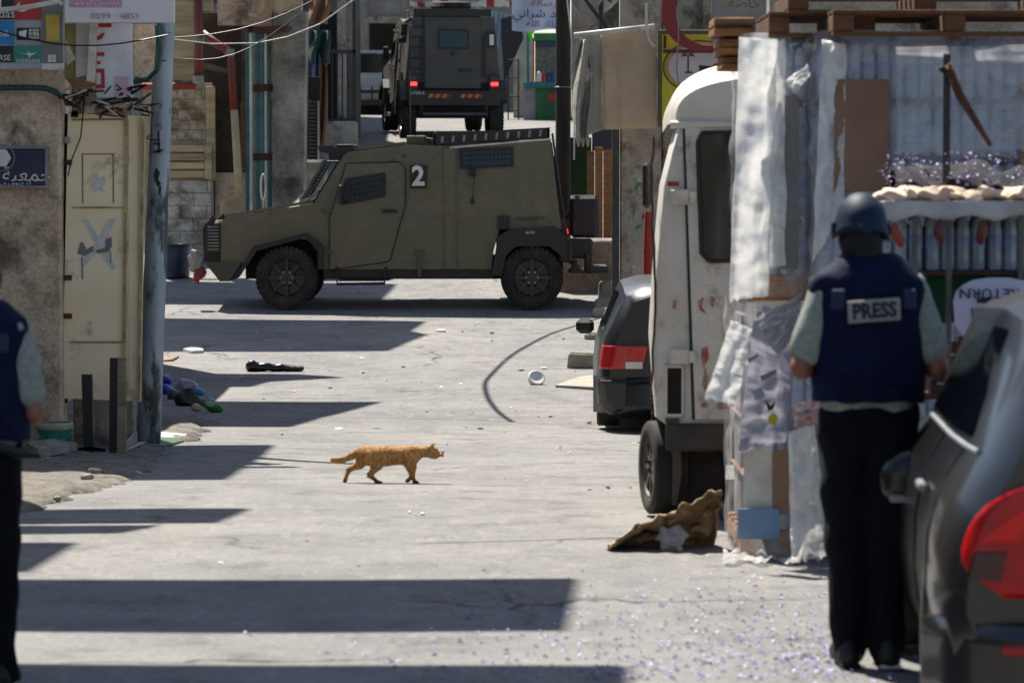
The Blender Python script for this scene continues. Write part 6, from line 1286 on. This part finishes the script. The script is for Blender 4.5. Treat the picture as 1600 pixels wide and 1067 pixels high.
for k in range(300): petal(pm, Vector((rnd.uniform(1.0, 2.4), rnd.uniform(12.2, 14.2), .004)), rnd.uniform(.007, .017))
o = pm.build('fallen_petals', M_PET, recalc=False); o['kind'] = 'stuff'; o['label'] = 'violet blossom petals scattered over the near road'; o['category'] = 'petals'
pm = MB()
for k in range(420): petal(pm, Vector((wx(1395 + rnd.random()*300, YTB), YTB + rnd.uniform(.02, .7), zt_ + rnd.uniform(.07, .22))), rnd.uniform(.007, .014))
o = pm.build('table_petals', M_PET, recalc=False); o['kind'] = 'stuff'; o['label'] = 'violet petals lying over the loaves and cover sheet'; o['category'] = 'petals'
# pick tool standing in the sheet
pk_ = empty('rusty_lever_stand', Vector((wx(1479, 15.9), 15.9, zt_)), 0, 'dark upright bar with a rusty slanting lever on the table', 'stand')
wb(MB().bbox((wx(1473, 15.9), 15.9, zt_ + .02), (wx(1484, 15.9), 15.93, W(0, 84, 15.9).z), .004), 'upright_bar', M_BLACKP, pk_)
wb(MB().tube([W(1470, 112, 15.88), W(1480, 100, 15.88), W(1500, 150, 15.88), W(1548, 228, 15.88)], [.016, .022, .02, .010], 8), 'lever', M_RUST, pk_, smooth=True)
# things hanging under and standing below the table
for x, c, h, lab in ((1402, '8a3418', 45, 'orange pepper string hanging under the table'), (1468, '4a1a16', 34, 'dark red pepper bunch hanging under the table'), (1534, '5f0f12', 36, 'single dark red pepper hanging under the table')):
    p = W(x, 345 + h*.5, YTB - .03); pr_ = [('e', p + Vector((random.uniform(-.015, .015), 0, (k-1)*.025)), (.02, .018, .032)) for k in range(3)]; tag(wb(sdf(pr_, .008, .015), 'hanging_pepper', mat('pepper_'+c, c, .35), smooth=True), lab, 'pepper')
wpk = empty('water_crate', Vector((wx(1530, 16.0), 16.0, W(0, 424, 16).z)), 0, 'film wrapped tray of bottles on the upper table shelf', 'bottles')
for i in range(4): water_pack(wpk, (-.52 + i*.28, 0, 0))
tag(wb(MB().grid(lambda u, v: Vector((wx(1415, 15.75) + .62*u, 15.75 + .03*math.sin(u*9), W(0, 424, 15.75).z - .23*v*(.9 + .1*math.sin(u*7)))), 24, 6), 'green_cloth', mat('green_cloth', '0d4a2c', .9, '0a3a22', 5, .5), smooth=True, solid=.01), 'green cloth hanging below the table shelf', 'cloth')
rs2 = empty('round_return_sign', W(1548, 524, 15.55), 0, 'white round-topped sign hung upside down reading RETURN with a key', 'sign')
wb(poly([(1490, 470), (1494, 456), (1504, 446), (1520, 438), (1545, 434), (1575, 434), (1610, 440), (1630, 470), (1626, 510), (1600, 526), (1505, 523), (1493, 510)], 15.55, .02), 'board', mat('pale_lilac_board', 'b9b9cc', .6, 'a9a9be', 4, .4), rs2)
M_INK = mat('black_ink', '111114', .7); wtext('RETURN', 1546, 458, 15.545, 16, M_INK, rs2, 1.15, rot=math.pi); wtext(arab('العودة'), 1546, 488, 15.545, 18, M_INK, rs2, 1.0, rot=math.pi)
wb(poly([(1533, 466), (1541, 464), (1556, 510), (1549, 512)], 15.543, .003), 'key_shaft', M_INK, rs2); wb(MB().tube([W(1553 + 12*math.cos(a), 515 + 5*math.sin(a), 15.54) for a in [i*.42 for i in range(15)]], .005, 5, closed=True), 'key_bow', M_INK, rs2); wb(poly([(1526, 468), (1548, 463), (1549, 469), (1527, 474)], 15.5415, .003), 'key_bit', M_INK, rs2)
for (x0, x1, y0, y1, c, lab) in ((1455, 1520, 530, 620, '5f3f2a', 'brown crate on the lower table shelf left of centre'), (1526, 1610, 535, 620, '54351f', 'brown crate on the lower table shelf at the right')):
    a, b = W(x0, y1, 15.8), W(x1, y0, 15.8); e = empty('fruit_crate', Vector(((a.x+b.x)/2, 15.8, a.z)), 0, lab, 'crate'); 
    for i in range(4): wb(MB().bbox((a.x, 15.8, a.z + (b.z-a.z)*i/4), (b.x, 15.82, a.z + (b.z-a.z)*(i+.85)/4), .003), 'slat', mat('crate_'+c, c, .8, None, 5, .6), e)
    for x in (a.x, b.x - .03): wb(MB().bbox((x, 15.821, a.z), (x + .03, 16.1, b.z), .003), 'corner_board', mat('crate_'+c, c), e)
tag(wb(R(1440, 688, 1500, 702, 15.0, .3, .02), 'red_plastic_box', mat('red_plastic', 'b01a16', .3)), 'red plastic box beside the dark car mirror', 'box')
# ---------------------------------------------------------------- things on the left sidewalk
def on_sw(px, py):
    Y = 12.0
    lim = 26.7 if px < 200 else 34
    while Y < lim:
        p = W(px, py, Y)
        if p.z <= swz(p.x, Y): return Vector((p.x, Y, swz(p.x, Y)))
        Y += .02
    p = W(px, py, 26.7)
    return Vector((p.x, 26.7, swz(p.x, 26.7))) if px < 200 else G(px, py)
b = on_sw(86, 670); bu = empty('paint_bucket', b, 0, 'teal plastic paint bucket with white rim on the left sidewalk', 'bucket'); k = b.y / F
MB().lathe([(0, 0), (24*k, 0), (27*k, 34*k), (28*k, 36*k), (27*k, 36*k), (23*k, 3*k)], (0,0,0), 'z', 24, cap=False).build('bucket_body', mat('teal_plastic', '177a66', .4, '12664f', 5, .4, grime=.2, gcol='b9b5a5'), bu, smooth='angle')
MB().lathe([(28*k, 33*k), (29.5*k, 35*k), (29.5*k, 42*k), (28*k, 44*k), (26*k, 43*k)], (0,0,0), 'z', 24, cap=False).build('rim', mat('dirty_white_plastic', 'a9a594', .6, '8c8672', 8, .6), bu, smooth='angle')
MB().tube([(28*k*math.cos(a), -28*k*math.sin(a)*.9, 36*k - 22*k*math.sin(a)) for a in [i*math.pi/12 for i in range(13)]], .004, 5).build('bail', M_ALU, bu)
def stake(px0, px1, py0, py1, m, label, lean=0, m2=None):
    b = on_sw((px0+px1)/2, py1); k = b.y / F; w_ = (px1-px0)*k; h = (py1-py0)*k
    e = empty('bollard_post', b, 0, label, 'post'); MB().prism([(-w_/2, -.08), (w_/2, -.08), (w_/2 + lean, h), (-w_/2 + lean, h)], 0, w_*.8, 'y').build('post', m, e)
    if m2: MB().prism([(w_/2 + .002, -.08), (w_/2 + .07, -.08), (w_/2 + .065 + lean, h), (w_/2 + .002 + lean, h)], .0, w_*.7, 'y').build('paler_side', m2, e)  # strip along the right side in a paler tan
stake(131, 147, 580, 700, M_BLACKP, 'short black steel post with slight lean on the sidewalk', -.015); stake(170, 182, 535, 682, M_BLACKP, 'taller black post with paler right side on the sidewalk', .01, mat('pale_tan', '9b8c74', .85, '6d5f4a', 4, .6, stretch=(1,1,6)))
def flat(name, pts, m, label, cat, h=.01, base=on_sw):
    q = [base(*p) for p in pts]; z = sum(v.z for v in q)/len(q); c = sum(q, Vector())/len(q); mb = MB(); n = len(q)
    vs = [v + Vector((0, 0, h + .01*mnoise.noise(v*9))) for v in q] + [v + Vector((0, 0, .003)) for v in q]
    mb.add(vs + [c + Vector((0, 0, h*1.6))], [(i, (i+1) % n, 2*n) for i in range(n)] + [(i, i+n, (i+1) % n + n, (i+1) % n) for i in range(n)] + [tuple(range(2*n-1, n-1, -1))]); return tag(wb(mb, name, m), label, cat)
flat('concrete_kerb', [(40, 700), (40, 682), (105, 684), (122, 690), (118, 706), (60, 716)], M_STONE, 'broken grey kerb slab under the teal bucket', 'kerb', .06)
flat('stone_step', [(195, 668), (195, 655), (245, 656), (250, 664), (240, 674)], M_STONE, 'broken grey stone step behind the two black posts', 'step', .08)
flat('green_sheet', [(205, 690), (262, 682), (290, 690), (255, 700), (225, 699)], mat('green_sheet', '2a5a34', .6), 'green plastic sheet lying at the sidewalk edge', 'sheet', .015)
flat('paper_scrap', [(196, 678), (240, 676), (292, 680), (285, 686), (230, 684)], M_WHITE, 'white flattened paper beside the green sheet', 'paper', .012)
flat('paper_scrap', [(112, 660), (150, 652), (163, 664), (140, 670)], mat('pale_blue_paper', '9aa2bd', .8), 'pale blue paper between the bucket and the posts', 'paper', .02)
flat('green_scrap', [(118, 672), (160, 668), (165, 678), (130, 680)], mat('green_scrap', '1f5a3c', .7), 'dark green scrap behind the left black post', 'scrap', .015)
flat('blue_wrapper', [(206, 738), (222, 736), (226, 741), (212, 743)], mat('blue_wrapper', '5f97c4', .5), 'small light blue wrapper on the shaded road edge', 'wrapper', .012)
# rubbish heap at the pole foot
hb_ = [(252, 590, .10, '1c3a9a', 'blue tied rubbish bag against the pole foot'), (258, 604, .08, '2448b0', 'smaller blue rubbish bag under the tied one'), (288, 600, .11, '8f95a5', 'pale grey rubbish bag on top of the heap'), (272, 612, .08, '3a5560', 'dark teal rubbish bag low in the heap'), (292, 622, .12, '14161a', 'black rubbish bag in the middle of the heap'), (308, 606, .06, '2b7fa8', 'bright blue plastic scrap in the heap'), (318, 622, .06, '6a5a52', 'brown scrap at the right of the heap'), (332, 632, .085, '1f7a3c', 'green plastic bag at the end of the heap'), (306, 630, .05, 'a39a6a', 'pale yellow scrap before the black bag'), (328, 618, .05, '9aa0a8', 'light grey scrap beside the green bag')]
for i, (px, py, r, c, lab) in enumerate(hb_):
    p = on_sw(px, py + 12); pr_ = [('e', p + Vector((0, 0, r*.6)), (r, r, r*.7)), ('e', p + Vector((r*.6, 0, r*.35)), (r*.6, r*.7, r*.4)), ('e', p + Vector((-r*.3, -.02, r*.9)), (r*.4, r*.4, r*.45))]
    mb = sdf(pr_, .018, .03); mb.v = [tuple(Vector(v) + crumple(v, r*.35, 9, i)) for v in mb.v]; mb.v = [(x, y, max(z, p.z - .01)) for x, y, z in mb.v]; tag(wb(mb, 'rubbish_bag', mat('bag_'+c, c, .35, None, 9, .6)), lab, 'rubbish bag')
flat('cardboard_scrap', [(252, 558), (262, 561), (280, 558), (270, 564), (256, 565)], M_CARD, 'brown cardboard scrap in sun beyond the rubbish heap', 'cardboard', .02, G)
flat('paper_scrap', [(286, 549), (298, 545), (316, 546), (318, 551), (300, 552)], M_LET, 'white crumpled paper in the sun beyond the rubbish heap', 'paper', .03, G)
# black bin bag on the road, white bowl, litter
p = G(430, 581); kk = p.y / F; pr_ = [('c', p + Vector((-40*kk, 0, 8*kk)), p + Vector((40*kk, 0, 5*kk)), 7.5*kk, 5*kk, .02), ('e', p + Vector((-36*kk, 0, 11*kk)), (8*kk, 8*kk, 8*kk))]
mb = sdf(pr_, .014, .03); mb.v = [tuple(Vector(v) + crumple(v, .016, 12)) for v in mb.v]; mb.v = [(x, y, max(z, p.z + .002)) for x, y, z in mb.v]; tag(wb(mb, 'black_bin_bag', mat('black_plastic', '0c0c0e', .3, '15151a', 8, .5), smooth=True), 'long black plastic bundle lying alone on the road', 'bag')
p = G(838, 602); kk = p.y / F; mb = MB(); mb.lathe([(0, -10*kk), (8*kk, -9.5*kk), (12.5*kk, -4*kk), (13.5*kk, 4*kk), (12*kk, 5*kk), (0, 2*kk)], (0,0,0), 'z', 22, cap=False); o = mb.build('white_bowl', mat('white_foam', 'd8d6d0', .6), loc=p + Vector((0, 0, 10*kk)), smooth='angle'); o.rotation_euler = (.9, .3, 0); tag(o, 'white plastic bowl tipped over on the road', 'bowl')
rnd = random.Random(21); M_LIT = [M_LET, M_LET, M_WHITE, M_CARD, M_SHADE, mat('blue_litter', '3a5a9a', .5), M_CONC]
spots = [(345, 880, 14), (768, 520, 10), (690, 517, 22), (516, 606, 10), (790, 566, 10), (815, 578, 14), (700, 545, 8), (640, 800, 8), (660, 803, 10), (595, 765, 10), (460, 612, 6), (540, 724, 12), (450, 730, 10), (590, 669, 16), (530, 670, 18), (750, 670, 12), (860, 650, 10), (920, 660, 12), (950, 762, 10), (920, 765, 12), (980, 733, 8), (985, 762, 6), (630, 573, 8), (565, 560, 8), (880, 530, 8), (905, 575, 10), (720, 600, 9), (690, 605, 8), (850, 575, 12), (300, 740, 7), (420, 745, 6), (480, 845, 8), (560, 885, 6), (1105, 870, 8), (1110, 898, 8), (1190, 905, 9)]
spots += [(rnd.uniform(330, 1000), rnd.uniform(500, 760), rnd.uniform(2.5, 6)) for k in range(70)]
for i, (px, py, wpx) in enumerate(spots):
    p = G(px, py); k = p.y / F; r = wpx*k*.5; nn = rnd.randint(4, 6); a0 = rnd.random()*6
    mb = MB(); ring = [Vector((r*math.cos(a0 + 6.283*j/nn)*rnd.uniform(.6, 1.1), r*2.6*math.sin(a0 + 6.283*j/nn)*rnd.uniform(.6, 1.1), rnd.uniform(.003, .14*r + .005))) for j in range(nn)]
    mb.add(ring + [Vector((0, 0, .008 + r*.12))] + [Vector((v.x, v.y, .001)) for v in ring], [(j, (j+1) % nn, nn) for j in range(nn)] + [(j, (j+1) % nn, nn+1+(j+1) % nn, nn+1+j) for j in range(nn)])
    o = mb.build('litter_scrap', rnd.choice(M_LIT), loc=p); lm = min(((605, 740, 'the walking cat'), (430, 575, 'the black bundle'), (838, 595, 'the tipped white bowl'), (950, 660, 'the hatchback rear wheel'), (690, 490, 'the sideways jeep'), (960, 850, 'the brown tarpaulin'), (330, 700, 'the left sidewalk edge'), (1150, 900, 'the pallet foot'), (500, 870, 'the wide shadow band')), key=lambda q: (q[0]-px)**2 + 4*(q[1]-py)**2)[2]
    cn_ = {'white_lettering': 'white paper', 'white_paint': 'off-white paper', 'brown_cardboard': 'brown card', 'dark_interior': 'dark', 'blue_litter': 'blue plastic', 'weathered_concrete': 'grey grit'}[o.data.materials[0].name]
    tag(o, '%s %s scrap on the road near %s' % ('larger' if wpx > 9 else 'tiny' if wpx < 4.5 else 'small', cn_, lm), 'litter', 'litter scraps on the road')
